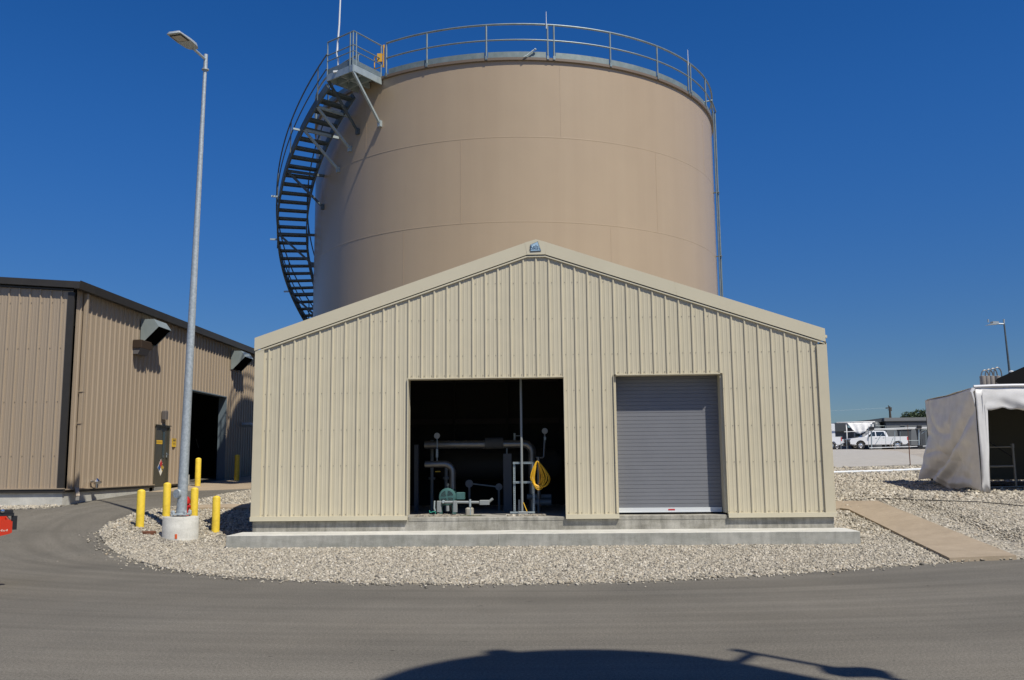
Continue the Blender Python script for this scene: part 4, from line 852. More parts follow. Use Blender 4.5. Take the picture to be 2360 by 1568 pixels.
w=MB(); w.box((xr-1.4,UY-.015,zt2),(xr+.015,UY+.05,zt2+.045)); w.box((xr-.02,UY-.0,zt_-.02),(xr+.015,UY+.05,zt2+.0)); w.box((xr-.02,UY+.05,zt2-.0),(xr+.015,UY+WB,zt2+.04)); w.box((xr+.002,UY-.01,zb_+.06),(xr+.06,UY+.03,zt2+.0)); w.box((xr-.25,UY-.02,zt2+.045),(xr-.0,UY+.04,zt2+.085)); w.box((xr-1.4,UY+WB-.04,zt2),(xr,UY+WB+.01,zt2+.045)); ut.part('bed_rail',w,M_BLACK)
w=MB(); w.tube([(xr-1.5,UY+.08,zt2+.09),(xr-.5,UY+.08,zt2+.13),(xr-.25,UY+.08,zt2+.09)],[.07,.09,.05],10); w.bbox((xr-1.4,UY+.05,zt2+.045),(xr-.20,UY+.6,zt2+.16),.05); ut.part('seat_bag',w,M_BLACK)
w=MB(); w.lathe((xr-.14,UY-.03,zt2+.075),[(0,-.01),(.026,0),(.03,.02),(.02,.04),(0,.05)],14,'y'); ut.part('reflector',w,M_CHROME)
w=MB(); w.bbox((xr-3.1,UY+.1,.42),(xr-1.4,UY+WB-.1,.62),.03); w.bbox((xr-3.1,UY+.12,.62),(xr-2.35,UY+WB-.12,1.05),.08); ut.part('front_body',w,M_REDP)
w=MB(); w.bbox((xr-1.95,UY+.2,.62),(xr-1.5,UY+WB-.2,.88),.05); w.bbox((xr-1.6,UY+.2,.88),(xr-1.46,UY+WB-.2,1.35),.03); ut.part('seat',w,M_BLACK)
for X in (xr-.72,xr-2.75):
    for Yy in (UY+.12,UY+WB-.12):
        w=MB(); w.lathe((X,Yy,.31),[(.17,-.11),(.27,-.12),(.31,-.09),(.315,0),(.31,.09),(.27,.12),(.17,.11)],28,'y'); wh=ut.part('wheel',w,M_RUB)
        w=MB(); w.lathe((X,Yy,.31),[(0,-.06),(.08,-.07),(.17,-.1),(.17,.1),(0,.06)],20,'y'); ut.part('rim',w,M_BLACK,wh)
w=MB(); w.prism([(xr-.26,UY+.0,.56),(xr-.17,UY,.44),(xr-.20,UY,.42),(xr-.45,UY,.40),(xr-.45,UY,.58)],(0,.3,0)); ut.part('mud_flap',w,M_BLACK)
w=MB()
for Yy in (UY+.12,UY+WB-.12): w.tube([(xr-2.4,Yy,.9),(xr-2.1,Yy,1.85),(xr-1.5,Yy,1.9),(xr-1.42,Yy,.8)],.025,8)
w.tube([(xr-2.1,UY+.12,1.85),(xr-2.1,UY+WB-.12,1.85)],.025,8); w.tube([(xr-1.5,UY+.12,1.9),(xr-1.5,UY+WB-.12,1.9)],.025,8); ut.part('roll_bar',w,M_BLACK)
# ------------------------------------------------------------------ tarp shelter
SX0=U(2254,1020,Y=25.5).x; SX1=17.6; SY0=25.5; STZ=U(2249,891,Y=25.5).z-.05; PB_=U(2131,921,Y=30.0); SY1=SY0+math.hypot(PB_.x-SX0,4.5); SROT=-math.atan2(PB_.x-SX0,4.5)
gs=.82
sh=Thing('tarp_shelter','white tarp shelter sagging over a scaffold frame on the gravel at right','shelter',(SX0,SY0,gs)); sh.o.rotation_euler=(0,0,SROT)
def unrot(p):
    c_,s_=math.cos(-SROT),math.sin(-SROT); dx,dy=p.x-SX0,p.y-SY0; return Vector((SX0+dx*c_-dy*s_,SY0+dx*s_+dy*c_,p.z))
def rotw(x,y):
    c_,s_=math.cos(SROT),math.sin(SROT); dx,dy=x-SX0,y-SY0; return SX0+dx*c_-dy*s_,SY0+dx*s_+dy*c_
def nz(a,b): return math.sin(a*3.1+1.3*math.sin(b*2.3))*.5+math.sin(a*7.3+b*3.1+2*math.sin(a*1.7))*.28+math.sin(b*5.7-a*2.9)*.22
w=MB(); NU,NV=110,80; vs=[]
for j in range(NV+1):
    v=j/NV                       # 0 top .. 1 bottom
    for i in range(NU+1):
        u=i/NU                   # 0 back .. 1 front
        ztop=STZ+.03-.10*math.sin(math.pi*u)*.6-.06*(1-u); zbot=gs+.18+.10*math.sin(u*9)-.16*u+.12*(1-u)
        if u>.93: zbot-=.0
        z=ztop+(zbot-ztop)*v
        y=SY1+(SY0-SY1)*u+.0
        # belly and big diagonal folds
        bel=.34*math.sin(math.pi*min(1,v*1.0))*(math.sin(math.pi*u)**.7)
        d1=(v-.15)-(1-u)*.9; fold=.26*math.exp(-abs((d1-.05)/.075)**1.4)-.20*math.exp(-((d1-.20)/.09)**2)
        d2=v*.8+u*.5-.95; fold+=.10*math.exp(-(d2/.05)**2)*(u<.8)
        d3=math.hypot(u-.42,(v-.02)*.9)-.36; fold+=(.22*math.exp(-abs(d3/.04)**1.5)-.14*math.exp(-((d3+.09)/.06)**2))*max(0,1-v*1.9)*(u<.55)
        d4=v-.62-.25*abs(u-.35); fold+=.09*math.exp(-abs(d4/.035))*(u<.75)-.07*math.exp(-((v-.86-.12*u)/.03)**2)
        wr=.035*nz(u*3.5+v*1.6,v*4)*(.3+v)+.014*nz(u*9-v*5,v*8+u*3)*(.4+v)
        amp=math.sin(math.pi*min(1,max(0,u)))**.5
        e_=min(1,(1-u)/.08)
        x=SX0+ (bel*-.35+fold*amp*.8)*(.4+.6*v)+wr*e_ -.26*(1-u)**3*max(0,v-.45)*1.7-.10*v*e_
        y+= .5*(1-u)**2*(v-.0)*(1-v)*-1.2 + .10*nz(v*3,u)*v*(1-u)
        vs.append((x,y,z))
w.add(vs,[(j*(NU+1)+i,j*(NU+1)+i+1,(j+1)*(NU+1)+i+1,(j+1)*(NU+1)+i) for j in range(NV) for i in range(NU)],0,True)
# top sheet
vs=[]; NA,NB=30,24
for j in range(NB+1):
    for i in range(NA+1):
        u=i/NA; v=j/NB; x=SX0+(SX1-SX0)*u; y=SY1+(SY0-.03-SY1)*v; z=STZ+.03-.25*math.sin(math.pi*u)*math.sin(math.pi*v)+.02*nz(u*4,v*4)-.06*(1-v)*(1-u)-.06*(1-v)*u; vs.append((x,y,z))
w.add(vs,[(j*(NA+1)+i,j*(NA+1)+i+1,(j+1)*(NA+1)+i+1,(j+1)*(NA+1)+i) for j in range(NB) for i in range(NA)],0,True)
# front skirt with ragged lower edge
vs=[]; NS=80
for j in range(13):
    v=j/12
    for i in range(NS+1):
        u=i/NS; x=SX0+(SX1-SX0)*u; L=.62-.16*u+.03*math.sin(u*40)+.02*math.sin(u*97); 
        if u<.062: L=2.86+.05*math.sin(u*150)
        z=STZ+.03-.03*math.sin(math.pi*min(1,u*2))-L*v
        y=SY0-.04-.04*v*(1-v)*4-.045*nz(u*12,v*2)*v-0; 
        if u<.064: x=SX0+(x-SX0)*(.42+.38*v+.12*math.sin(v*14))
        if .01<u<.1: x+= .03*math.sin(v*11)*v + .05*v*math.sin(v*5)
        vs.append((x,y,z))
w.add(vs,[(j*(NS+1)+i,j*(NS+1)+i+1,(j+1)*(NS+1)+i+1,(j+1)*(NS+1)+i) for j in range(12) for i in range(NS)],0,True)
# bright rolled edge along the front top and corner knot
w2=MB(); w2.tube([(SX0-.02,SY0-.03,STZ+.04)]+[(SX0+(SX1-SX0)*k/12,SY0-.05,STZ+.045+.008*math.sin(k)) for k in range(1,13)],.045,8)
w2.tube([(SX0-.03,SY0-.02,STZ-.02),(SX0-.1,SY0-.05,STZ-.10),(SX0-.06,SY0-.05,STZ-.3),(SX0-.02,SY0,STZ-.5)],[.06,.04,.03,.01],8)
wfront=w; w=MB()   # back and far sides
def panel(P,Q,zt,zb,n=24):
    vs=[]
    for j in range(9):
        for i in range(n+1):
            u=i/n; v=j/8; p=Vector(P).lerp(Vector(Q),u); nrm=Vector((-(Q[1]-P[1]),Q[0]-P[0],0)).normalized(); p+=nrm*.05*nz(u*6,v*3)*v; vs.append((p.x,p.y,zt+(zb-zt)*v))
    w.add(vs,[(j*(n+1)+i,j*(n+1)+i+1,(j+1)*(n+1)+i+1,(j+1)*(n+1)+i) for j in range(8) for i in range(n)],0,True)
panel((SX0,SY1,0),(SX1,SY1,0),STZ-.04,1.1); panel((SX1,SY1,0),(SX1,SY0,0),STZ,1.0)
wrear=w; w=wfront; tarp=sh.part('tarp',w,[M_TARP]); sh.part('rear_tarp',wrear,mat('shaded_tarp',(.10,.095,.07),.8),tarp); sh.part('rolled_edge',w2,M_TARPT,tarp)  # rear panels tinted dark olive; the shelter's inner shade is in their colour
sm=tarp.modifiers.new('s','SOLIDIFY'); sm.thickness=.008
sc=mat('scaffold_steel',(.20,.19,.16),.5,.4)
r7=lambda zx,zy,Y:unrot(U(1900.6+zx*.2204,979.1+zy*.2204,Y=Y))
def scaf_post(x,y):
    z0=float(gz(*rotw(x,y))); w=MB(); w.box((x-.07,y-.07,z0+.03),(x+.07,y+.07,z0+.045)); w.tube([(x,y,z0+.04),(x,y,STZ-.03)],.024,10); sh.part('scaffold_post',w,sc)
for x,y in ((SX0+.22,SY0+.12),(SX0+.2,SY1-.25),(SX1-.1,SY0+.1),(SX1-.1,SY1-.2)): scaf_post(x,y)
w=MB(); A=r7(1960,220,26.9); B2=r7(1998,650,26.9); w.tube([B2,(A.x,A.y,A.z+.04)],.034,10); w.lathe((A.x,A.y,A.z),[(.05,-.06),(.05,.06)],10); sh.part('frame_post',w,sc)
for a,b,c_,rr in (((1660,238),(1965,230),26.9,.02),((1690,438),(1985,432),26.9,.03),((1715,655),(2150,645),26.9,.026)):
    w=MB(); w.tube([r7(*a,c_),r7(*b,c_)],rr,8); sh.part('frame_rail',w,sc)
w=MB(); w.tube([r7(1640,130,28),r7(1970,345,28)],.022,8); sh.part('frame_rail',w,M_BLACK)
A=r7(1720,600,28.5); w=MB(); w.box((SX0+.5,27.6,A.z-.05),(SX1-.2,28.9,A.z)); sh.part('deck_board',w,M_WOOD)
w=MB(); w.box((SX0+.1,SY0+.5,STZ-.32),(SX1,SY0+.58,STZ-.24)); w.box((SX0+.1,SY1-.5,STZ-.32),(SX1,SY1-.42,STZ-.24)); sh.part('top_beam',w,M_BLACK)
# things on the gravel
w=MB(); pts=[S(1915,1094.5),S(1960,1093),S(2050,1090.5),S(2100,1088),S(2150,1086)]; w.tube([(x,y,float(gz(x,y))+.09) for x,y in pts],.05,10); single('white_pipe',w,M_WHITEM,(pts[0][0],pts[0][1],1.2),'long thin white pipe lying across the far gravel','pipe')
w=MB(); pts=[UG(x,y) for x,y in ((2000,1154),(2040,1155),(2080,1155.5),(2130,1158),(2200,1160),(2250,1162),(2300,1166),(2359,1172))]; w.tube([p+Vector((0,random.uniform(-.05,.05),.055)) for p in pts],.012,6); single('ground_cable',w,M_BLACK,pts[0],'thin black cable snaking over the gravel in front of the tarp shelter','cable')
P=UG(2097,1073); w=MB(); w.tube([P,P+Vector((0,0,1.15))],.022,8); w.tube([P,P+Vector((0,0,1.9))],.010,6); single('marker_stake',w,M_RUST,P,'thin rusty stake standing at the edge of the far concrete apron','stake')
# ------------------------------------------------------------------ far right building, ducts and lamp
r6=lambda a,b,Y:U(2217.3+a*.12857,719.9+b*.12857,Y=Y)
A=r6(585,1232,46); rb=Thing('dark_roof_building','dark building with overhanging roof behind the tarp shelter at the right edge','building',(A.x+3,46,1.5))
B2=r6(1102,1005,46); sl_=(B2.z-A.z)/(B2.x-A.x)
w=MB(); xe=A.x+8; rz=lambda x:A.z+(x-A.x)*sl_
w.prism([(A.x,46,A.z-.02),(A.x+.1,46,A.z+.12),(xe,46,rz(xe)+.05),(xe,46,rz(xe)-.55),(A.x+1.5,46,A.z-.42),(A.x+.35,46,A.z-.30)],(9,13,0)); rb.part('roof',w,mat('dark_roof',(.012,.012,.013),.9,spec=.05))
rb.part('wall',MB().prism([(A.x+2.2,46.6,1.3),(xe,46.6,1.3),(xe,46.6,A.z-.3),(A.x+2.2,46.6,A.z-.3)],(7.5,11,0)),M_GREYD); P=r6(985,1045,46); w=MB(); w.lathe((P.x,46.6,P.z-.05),[(.12,0),(.12,.06),(.07,.1),(0,.11)],14); rb.part('roof_vent',w,M_WHITEM)
YD=52; A=r6(300,1180,YD); B2=r6(640,1310,YD); dc=Thing('duct_rack','row of grey ducts topped by four looped pipes behind the tarp shelter','ducts',(A.x+1,YD,1.6))
dc.part('frame',MB().prism([(A.x+.1,YD,1.5),(B2.x+.3,YD,1.5),(B2.x+.3,YD,A.z-.05),(A.x+.1,YD,A.z-.05)],(.75,1.2,0)),mat('duct_grey',(.16,.15,.14),.6))
for zx in (345,420,500,610):
    P=r6(zx,1190,YD); w=MB(); w.lathe((P.x,YD-.12,P.z-.62),[(0,0),(.13,.1),(.16,.2),(.16,.75),(0,.78)],14); dc.part('duct',w,mat('duct_pale',(.33,.30,.27),.5))
for zx,zy in ((405,1100),(480,1085),(555,1070),(632,1052)):
    c0=r6(zx-70,zy+60,YD); c1=r6(zx+70,zy+80,YD); w=MB(); pts=[Vector((c0.x,YD,c0.z-.3))]
    for j in range(9):
        t=math.pi*(1-j/8); pts.append(Vector(((c0.x+c1.x)/2+(c1.x-c0.x)/2*math.cos(t),YD,c0.z+.38*math.sin(t))))
    pts.append(Vector((c1.x,YD,c1.z-.3))); w.tube(pts,.035,8); dc.part('looped_pipe',w,M_ALU)
YL=62; A=r6(846,1092,YL); B2=r6(745,205,YL); C_=r6(600,205,YL); D_=r6(420,218,YL)
fl=Thing('street_lamp','distant grey street lamp rising behind the dark roof at far right','street lamp',(A.x,YL,2.0))
w=MB(); w.tube([(A.x,YL,1.9),(A.x,YL,A.z)],[.11,.10],10); w.tube([(A.x,YL,A.z-.1),(B2.x,YL,B2.z+.1)],[.075,.05],10); fl.part('pole',w,M_GALVD)
w=MB(); w.tube([(B2.x,YL,B2.z-.02),(C_.x,YL,C_.z-.0)],.05,8); w.tube([(B2.x,YL,B2.z),(B2.x,YL,B2.z+.3)],.06,8); fl.part('arm',w,M_POLE)
w=MB(); w.prism([(C_.x+.1,YL-.2,C_.z-.05),(D_.x,YL-.2,D_.z-.06),(D_.x+.4,YL-.2,D_.z+.05),(C_.x-.3,YL-.2,C_.z+.14),(C_.x+.1,YL-.2,C_.z+.12)],(0,.4,0)); w.tube([(C_.x-.5,YL,C_.z+.1),(C_.x-.5,YL,C_.z+.3)],.05,8); fl.part('lamp_head',w,M_POLE)
# ------------------------------------------------------------------ far yard: offices, trucks, scaffold
f5=lambda a,b,Y:U(1900.6+a*.10983,921.5+b*.10983,Y=Y)
G2=lambda x,y:float(gz(x,y))
YO=104; A=f5(1235,385,YO); B2=f5(2500,335,YO); gO=2.86
of=Thing('office_trailer','long grey office trailer with two small windows behind the white pickup','trailer',((A.x+B2.x)/2,YO,gO))
zb0=f5(1300,960,YO).z
w=MB(); w.box((A.x+.2,YO,zb0),(B2.x,YO+9,A.z-.35)); wl=of.part('wall',w,M_GREY)
w=MB(); w.prism([(A.x-.05,YO-.25,A.z-.35),(B2.x+.1,YO-.25,A.z-.35),(B2.x+.1,YO-.25,A.z+.02),(A.x-.05,YO-.25,A.z+.02)],(0,9.4,0)); of.part('roof',w,M_GREYR)
w=MB(); P=f5(1300,495,YO); w.box((A.x+.25,YO-.04,P.z),(B2.x,YO,P.z+.12)); of.part('band',w,M_GREYD,wl)
for a,b,c_,d_ in ((1585,545,1665,575),(1575,630,1670,745),(2040,760,2120,800)):
    P=f5(a,d_,YO); Q=f5(c_,b,YO); w=MB(); w.box((P.x,YO-.05,P.z),(Q.x,YO-.01,Q.z)); o=of.part('window',w,M_GLASS,wl)
    w=MB(); w.box((P.x-.08,YO-.035,P.z-.1),(Q.x+.08,YO-.0,P.z)); w.box((P.x-.08,YO-.035,Q.z),(Q.x+.08,YO,Q.z+.08)); of.part('window_trim',w,M_GREYR,wl)
of.part('skirting',MB().box((A.x+.4,YO+.2,gO-.1),(B2.x,YO+8.8,zb0)),M_BLACK)
A2=f5(745,440,YO); w=MB(); w.prism([(A2.x,YO+.3,A2.z-.25),(A2.x,YO+.3,A2.z),(A.x+.15,YO+.3,A.z-.02),(A.x+.15,YO+.3,A.z-.4)],(0,8,0)); w.box((A2.x+1.5,YO+1.2,gO),(A.x+.18,YO+8,A2.z-.2)); of.part('porch',w,M_GREYD)
P=f5(1075,600,YO); w=MB(); w.lathe((P.x,YO+.4,gO),[(0,0),(.6,.0),(.6,2.7),(.5,3.05),(.25,3.25),(0,3.3)],16); single('vertical_tank',w,mat('dark_green_grey',(.07,.08,.085),.5),(P.x,YO+.4,gO),'dark upright round tank beside the grey office trailer','tank')
YT=108; A=f5(150,515,YT); B2=f5(450,480,YT); tr=Thing('office_trailer','dark blue-grey trailer with a pitched roof at the left of the far yard','trailer',((A.x+B2.x)/2,YT,gO)); M_=f5(330,468,YT)
w=MB(); w.prism([(A.x-3,YT,f5(0,700,YT).z),(B2.x+.1,YT,f5(0,660,YT).z),(B2.x+.1,YT,B2.z),(M_.x,YT,M_.z),(A.x,YT,A.z),(A.x-3,YT,A.z-.6)],(0,5,0)); tr.part('body',w,M_GREYD)
C_=f5(780,590,YT); w=MB(); w.box((B2.x-1.5,YT+.3,gO),(C_.x,YT+5,f5(0,590,YT).z)); tr.part('wall',w,M_GREY); w=MB(); w.box((A.x-3,YT+.5,gO),(B2.x-1.5,YT+5,f5(0,700,YT).z)); tr.part('underside',w,M_BLACK)
P=f5(625,780,YT); Q=f5(755,600,YT); w=MB(); w.box((P.x,YT+.18,P.z),(Q.x,YT+.28,Q.z)); wf=tr.part('window_frame',w,M_WHITEM); w=MB()
zs=[P.z+(Q.z-P.z)*f for f in(.06,.36,.42,.94)]; w.box((P.x+.12,YT+.15,zs[0]),(Q.x-.12,YT+.178,zs[1])); w.box((P.x+.12,YT+.15,zs[2]),(Q.x-.12,YT+.178,zs[3])); tr.part('pane',w,mat('blue_glass',(.08,.13,.14),.15),wf)
# scaffold with white tarp
YS=91; gS=G2(28,YS)
sf=Thing('scaffold','long low scaffold of pale tubes standing in front of the white pickup','scaffold',(f5(1500,0,YS).x,YS,gS))
for a,b,c_,d_,rr in ((915,620,2180,578,.06),(915,640,2180,600,.05),(930,1012,2265,968,.055),(400,675,925,655,.045),(1000,860,1960,856,.025),(1060,545,1250,550,.02),(2020,640,2140,630,.03)):
    w=MB(); w.tube([f5(a,b,YS),f5(c_,d_,YS)],rr*.62,8); sf.part('rail',w,M_WHITEM if rr>.04 else M_GALV)
for zx,y0_,y1_,rr,m_ in ((985,510,1010,.09,M_GALV),(925,560,1000,.04,M_GALV),(1985,600,1050,.10,M_GALV),(1480,650,1050,.05,M_GALV),(1285,540,990,.03,M_GALV),(2180,600,960,.05,M_GALV),(1590,660,960,.03,M_GALV),(465,660,1050,.03,M_GALV),(345,760,1050,.03,M_GALV),(2135,640,1040,.03,M_GALV)):
    w=MB(); A,B2=f5(zx,y1_,YS),f5(zx-8,y0_,YS); w.tube([(A.x,YS+.12,gS if y1_>1000 else A.z),(B2.x,YS+.12,B2.z)],rr*.7,8); sf.part('post',w,m_)
for a,b,c_,d_ in ((1050,950,1195,710),(1370,950,1435,790),(2020,720,2110,650)): w=MB(); w.tube([f5(a,b,YS+.2),f5(c_,d_,YS+.2)],.03,6); sf.part('brace',w,M_GALV)
for zx,zy in ((980,600),(1975,570),(2000,985)): P=f5(zx,zy,YS-.1); w=MB(); w.bbox((P.x-.22,YS-.2,P.z-.15),(P.x+.22,YS,P.z+.15),.03); sf.part('coupler',w,M_BLACK)
YW=96.5; w=MB(); vs=[]; A,B2=f5(450,478,YW),f5(1005,465,YW)
for j in range(7):
    for i in range(25):
        u=i/24; v=j/6; p=A.lerp(B2,u); sag=.25+.55*math.sin(math.pi*min(1,u*1.1))**.6 if u<.9 else .5*(1-u)*6
        vs.append((p.x+.15*v*(1-2*u)*3,YW-.1*math.sin(u*20)*v-.25*v,p.z-(.35+.85*math.sin(math.pi*(.15+.8*u)))*v))
w.add(vs,[(j*25+i,j*25+i+1,(j+1)*25+i+1,(j+1)*25+i) for j in range(6) for i in range(24)],0,True); w.tube([A+Vector((-1,0,0)),B2+Vector((.2,0,0))],.06,8)
for X in (A.x,B2.x): w.tube([(X,YW+.1,gO),(X,YW+.1,A.z)],.06,8)
o=single('shade_tarp',w,M_TARP,(A.x,YW,gO),'small white tarp slung between poles left of the pickup cab','tarp'); o.modifiers.new('s','SOLIDIFY').thickness=.01
# pickups
def pickup(name,label,loc,rz,scale=1.,cols=M_WHITEP):
    t=Thing(name,label,'pickup truck',(0,0,0),'white pickup trucks')
    W=.98; prof=[(-2.85,.55),(-2.85,.95),(-2.8,1.12),(-1.75,1.24),(-1.2,1.28),(-.2,1.28),(1.0,1.28),(2.85,1.28),(2.88,.62),(2.7,.50)]
    def arch(cx,r=.50): return [(cx+r*math.cos(a),.42+r*math.sin(a)) for a in np.linspace(.15,math.pi-.15,9)]
    low=[(2.7,.5)]+arch(1.85)+arch(-1.82)+[(-2.85,.55)]
    poly=[(-2.85,.55),(-2.87,.9),(-2.78,1.08),(-2.2,1.18),(-1.4,1.25),(2.86,1.27),(2.88,.62)]+low[:-1]
    w=MB(); w.prism([(x,-W,z) for x,z in poly],(0,.06,0)); w.prism([(x,W-.06,z) for x,z in poly],(0,.06,0))
    top_=[(-2.85,.55),(-2.87,.9),(-2.78,1.08),(-2.2,1.18),(-1.4,1.25),(.95,1.26)]
    for a,b in zip(top_,top_[1:]): w.add([(a[0],-W+.06,a[1]),(a[0],W-.06,a[1]),(b[0],W-.06,b[1]),(b[0],-W+.06,b[1])],[(0,1,2,3)])
    w.box((.95,-W+.06,.6),(1.0,W-.06,1.26)); w.box((2.80,-W+.06,.6),(2.88,W-.06,1.27)); w.box((.96,-W+.061,.62),(2.82,W-.061,.68)); w.box((-2.7,-W+.061,.45),(2.7,W-.061,.5))
    t.part('body',w,cols)
    g=[(-1.42,1.25),(-.62,1.80),(-.35,1.86),(.60,1.86),(.80,1.80),(.98,1.25)]
    n=len(g); vs=[(x,-W+.04+(z-1.25)*.28,z) for x,z in g]+[(x,W-.04-(z-1.25)*.28,z) for x,z in g]
    w=MB(); w.add(vs,[tuple(range(n)),tuple(range(2*n-1,n-1,-1))]+[(i,i+1,n+i+1,n+i) for i in range(n-1)]); t.part('cab',w,cols)
    def sw(x0,x1,x2,x3,s_):  # side glass
        f=lambda x,z:(x,s_*(W-.035-(z-1.25)*.28+.004),z); return MB().add([f(x0,1.31),f(x1,1.31),f(x2,1.76),f(x3,1.76)],[(0,1,2,3)])
    for s_ in (-1,1):
        t.part('side_window',sw(-1.08,-.30,-.30,-.50,s_),M_GLASS); t.part('side_window',sw(-.20,.70,.58,-.20,s_),M_GLASS)
    w=MB(); f=lambda x,y,z:(x-.008,y,z+.006); w.add([f(-1.38,-.84,1.28),f(-1.38,.84,1.28),f(-.68,.74,1.76),f(-.68,-.74,1.76)],[(0,1,2,3)]); t.part('windscreen',w,M_GLASS)
    for x in (1.85,-1.82):
        for s_ in (-1,1):
            w=MB(); w.lathe((x,s_*.84,.41),[(.24,-.13),(.38,-.13),(.41,-.09),(.41,.09),(.38,.13),(.24,.13)],26,'y'); wh=t.part('wheel',w,M_RUB)
            w=MB(); w.lathe((x,s_*.84,.41),[(0,-.09),(.06,-.10),(.10,-.07),(.20,-.07),(.24,-.12),(.24,.12),(.20,.07),(.1,.07),(.06,.10),(0,.09)],18,'y'); t.part('rim',w,M_CHROME,wh)
    t.part('front_bumper',MB().bbox((-2.98,-.96,.42),(-2.86,.96,.72),.03),M_BLACK); t.part('grille',MB().bbox((-2.9,-.62,.74),(-2.868,.62,1.04),.01),M_BLACK); t.part('rear_bumper',MB().bbox((2.89,-.95,.48),(3.03,.95,.66),.03),M_CHROME)
    for s_ in (-1,1):
        t.part('headlight',MB().bbox((-2.90,s_*.80-.17,.84),(-2.6,s_*.80+.19,1.05),.02),M_GLASS); t.part('tail_light',MB().box((2.80,s_*.90-.085,.86),(2.90,s_*.90+.085,1.22)),M_REDS); t.part('mirror',MB().bbox((-1.0,s_*1.10-.1,1.25),(-.9,s_*1.10+.1,1.48),.02),M_BLACK)
        t.part('door_handle',MB().box((-.35,s_*.984-.01,1.10),(-.2,s_*.984+.01,1.13)),M_BLACK); t.part('door_handle',MB().box((.42,s_*.984-.01,1.12),(.57,s_*.984+.01,1.15)),M_BLACK)
    t.o.location=loc; t.o.rotation_euler=(0,0,rz); return t.o
P=f5(1070,1035,95); pk=pickup('pickup_truck','white crew cab pickup parked side-on, seen whole behind the scaffold',(P.x,95,G2(P.x,95)),0)
P=f5(265,0,99); copy_thing(pk,(P.x-2.4,99.2,G2(P.x,99)),'white pickup cab beyond the nearer truck tail at the shed corner',R(180))
P=f5(262,0,93); copy_thing(pk,(P.x-3.0,93,G2(P.x,93)),'white pickup cut off by the shed corner, red tail light toward the yard',0)
A=f5(95,760,97.5); B2=f5(172,508,97.5); w=MB(); w.bbox((A.x-4,97,G2(A.x,97)+.9),(B2.x,99,B2.z),.03); bt_=Thing('box_truck','tall white box body behind the pickups by the shed corner','box truck',(A.x-2,98,gO)); bt_.part('box',w,M_WHITEP)
for X in (A.x-3,A.x-.6): 
    for Yy in (97.25,98.75): bt_.part('wheel',MB().lathe((X,Yy,gO+.45),[(0,-.12),(.42,-.12),(.45,0),(.42,.12),(0,.12)],20,'y'),M_RUB)
bt_.part('chassis',MB().box((A.x-4,97.4,gO+.45),(B2.x-.1,98.6,gO+.88)),M_BLACK)
# bins and cabinets right of the pickup
for i,(zx,lab) in enumerate(((1690,'dark wheeled bin standing behind the pickup tail'),(2090,'dark wheeled bin near the tarp shelter edge, right of the far scaffold post'))):
    P=f5(zx,1040,97.5); x=P.x; g0=G2(x,97.5)
    if i==0:
        bn=Thing('wheeled_bin',lab,'bin',(0,0,0),'dark wheeled bins in the far yard'); w=MB(); w.prism([(-.45,-.35,.12),(.45,-.35,.12),(.58,-.35,2.0),(-.58,-.35,2.0)],(0,.8,0)); w.box((-.3,-.37,.3),(.3,-.35,1.1)); bn.part('bin_body',w,mat('bin_grey',(.06,.066,.07),.5))
        bn.part('lid',MB().bbox((-.66,-.42,2.0),(.66,.5,2.2),.05),M_BLACK)
        for s_ in(-.4,.4): bn.part('wheel',MB().lathe((s_,-.2,.12),[(0,-.04),(.12,-.04),(.12,.04),(0,.04)],14,'x'),M_RUB)
        bn.o.location=(x,97.5,g0); bo=bn.o
    else: copy_thing(bo,(x,97.5,g0),lab)
# utility pole and tree beyond the trailers
YU=150; A=f5(1352,140,YU); B2=f5(1370,360,YU); up=Thing('utility_pole','dark wooden utility pole with crossarm above the grey trailer','utility pole',(B2.x,YU,2.9))
w=MB(); w.tube([(B2.x,YU,2.8),(B2.x,YU,B2.z),(A.x,YU,A.z)],[.22,.18,.14],10); up.part('pole',w,M_WOOD)
P=f5(1340,175,YU); Q=f5(1398,172,YU); w=MB(); w.bar(P-Vector((.5,0,0)),Q,.14,.18); up.part('crossarm',w,M_WOOD); P=f5(1318,214,YU); Q=f5(1372,205,YU); w=MB(); w.tube([P,Q],.07,6); w.tube([f5(1328,115,YU),f5(1335,160,YU)],.06,6); w.lathe(f5(1380,200,YU)-Vector((0,0,.3)),[(0,0),(.14,0),(.14,.5),(0,.55)],10); up.part('transformer',w,M_WOOD)
for zy in (172,): w=MB(); P=f5(1340,zy,YU); w.tube([P+Vector((-i*9,0,-.9*math.sin(i*.42))) for i in range(8)],.010,4); up.part('wire',w,M_GALV)
YV=140; P=f5(2040,300,YV); tv=Thing('tree','small dark green tree top showing above the grey trailer roof','tree',(P.x,YV,2.9)); w=MB(); w.tube([(P.x,YV,2.8),(P.x+.1,YV,P.z-1)],[.3,.12],8)
for k in range(6): t=k*1.05; w.tube([(P.x,YV,P.z-2.2),(P.x+2.2*math.cos(t),YV+1.6*math.sin(t),P.z+.2+.5*math.sin(k*2))],[.1,.03],5)
tv.part('trunk',w,M_BARK); w=MB()
for k in range(2600):
    a=RNG.normal(size=3); a/=np.linalg.norm(a); cl=k%13; r0=RNG.uniform(.2,1)**.5
    cxn=P.x+2.2*math.cos(cl*2.4)*((cl%5)/5+.15); czn=P.z-.9+.6*math.sin(cl*1.7)+.25*(cl%3); cyn=YV+2*math.sin(cl*2.4)*((cl%4)/4+.1)
    p=Vector((cxn+a[0]*r0*1.3,cyn+a[1]*r0*1.2,czn+a[2]*r0*.75)); d1=Vector(RNG.normal(size=3)).normalized()*.17; d2=Vector(RNG.normal(size=3)).normalized()*.12
    w.add([p-d1,p+d2,p+d1,p-d2],[(0,1,2,3)])
tv.part('crown',w,M_LEAF)
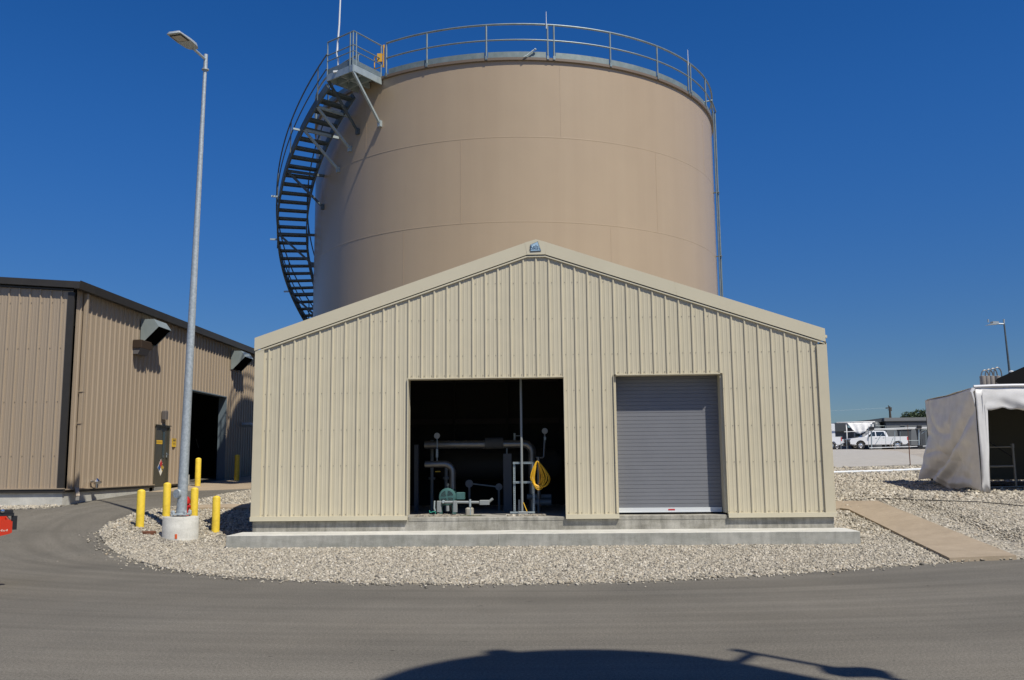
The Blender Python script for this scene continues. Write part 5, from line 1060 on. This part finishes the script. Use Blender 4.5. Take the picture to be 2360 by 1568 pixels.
# ------------------------------------------------------------------ what casts the foreground shadows (stands beside the photographer)
hT=12.0; cs=U(1342,1494,Z=0); r_=1.85; k_=hT/SUN.z; cc=Vector((cs.x,cs.y-r_-.05,0))+Vector((SUN.x*k_,SUN.y*k_,0))
vt=Thing('storage_silo','tan upright silo beside the camera whose rounded shadow falls on the road','silo',(cc.x,cc.y,0))
w=MB(); w.lathe((cc.x,cc.y,0),[(r_,-.2),(r_,hT),(r_*.98,hT+.02),(0,hT+.12)],64); vt.part('shell',w,M_TAN)
P=U(1196,1516,Z=0)+SUN*(hT/SUN.z); w=MB(); w.lathe((P.x,P.y,hT-.1),[(.15,0),(.15,.55),(0,.62)],16); vt.part('hatch',w,M_GALV)
hM=10.0; Pm=U(1722,1503,Z=0)+SUN*(hM/SUN.z); ml=Thing('service_mast','slim galvanised mast beside the camera whose shadow crosses the road','mast',(Pm.x,Pm.y,0))
w=MB(); w.tube([(Pm.x,Pm.y,0),(Pm.x,Pm.y,hM)],[.07,.045],12); ml.part('mast_tube',w,M_POLE)
w=MB(); A=U(1692,1498,Z=0)+SUN*(hM/SUN.z); w.bar((Pm.x,Pm.y,hM),(A.x,A.y,hM+.05),.12,.05); B2=U(1678,1527,Z=0)+SUN*((hM-.35)/SUN.z); w.bar((Pm.x,Pm.y,hM-.1),(B2.x,B2.y,hM-.45),.10,.06); ml.part('lamp_arm',w,M_POLE)
w=MB(); zq=8.3; w.bbox((Pm.x-.22,Pm.y-.14,zq),(Pm.x+.22,Pm.y+.14,zq+.25),.03); ml.part('junction_box',w,M_GALV)
# ------------------------------------------------------------------ light, sky, camera
sun=bpy.data.lights.new('sun','SUN'); sun.energy=5.0; sun.angle=R(.53); sun.color=(1,.95,.85)
so=bpy.data.objects.new('sun',sun); COL.objects.link(so); so.rotation_euler=SUN.to_track_quat('Z','Y').to_euler()
W=bpy.data.worlds.new('World'); scn.world=W; W.use_nodes=True; nt=W.node_tree
sky=nt.nodes.new('ShaderNodeTexSky'); sky.sky_type='NISHITA'; sky.sun_disc=False; sky.sun_elevation=math.asin(SUN.z); sky.sun_rotation=math.atan2(SUN.x,SUN.y)
sky.altitude=300; sky.air_density=1.0; sky.dust_density=.3; sky.ozone_density=3.2
bg=nt.nodes['Background']; bg.inputs['Strength'].default_value=.074
hs_=nt.nodes.new('ShaderNodeHueSaturation'); hs_.inputs['Saturation'].default_value=1.35; nt.links.new(sky.outputs[0],hs_.inputs['Color']); 
tg=nt.nodes.new('ShaderNodeTexCoord'); sx=nt.nodes.new('ShaderNodeSeparateXYZ'); nt.links.new(tg.outputs['Generated'],sx.inputs[0])
mr_=nt.nodes.new('ShaderNodeMapRange'); mr_.interpolation_type='SMOOTHSTEP'; nt.links.new(sx.outputs['Z'],mr_.inputs[0])
for i_,v_ in enumerate((-.05,.40,.56,1.0)): mr_.inputs[i_+1].default_value=v_
tn=nt.nodes.new('ShaderNodeVectorMath'); tn.operation='MULTIPLY'; tn.inputs[1].default_value=(.80,.97,1.30); nt.links.new(hs_.outputs[0],tn.inputs[0])
sc_=nt.nodes.new('ShaderNodeVectorMath'); sc_.operation='SCALE'; nt.links.new(tn.outputs[0],sc_.inputs[0]); nt.links.new(mr_.outputs[0],sc_.inputs['Scale']); nt.links.new(sc_.outputs[0],bg.inputs[0])
cam=bpy.data.cameras.new('camera'); co=bpy.data.objects.new('camera',cam); COL.objects.link(co); scn.camera=co
cam.sensor_width=36; cam.lens=36*F/2359; cam.clip_start=.1; cam.clip_end=6000
co.matrix_world=Matrix(((CR.x,CU.x,-CF.x,0),(CR.y,CU.y,-CF.y,0),(CR.z,CU.z,-CF.z,EYE),(0,0,0,1)))
vs_=scn.view_settings; vs_.view_transform='Standard'; vs_.look='None'; vs_.exposure=0; vs_.gamma=1
scn.display_settings.display_device='sRGB'
scn.cycles.max_bounces=6; scn.cycles.diffuse_bounces=3; scn.cycles.use_denoising=True
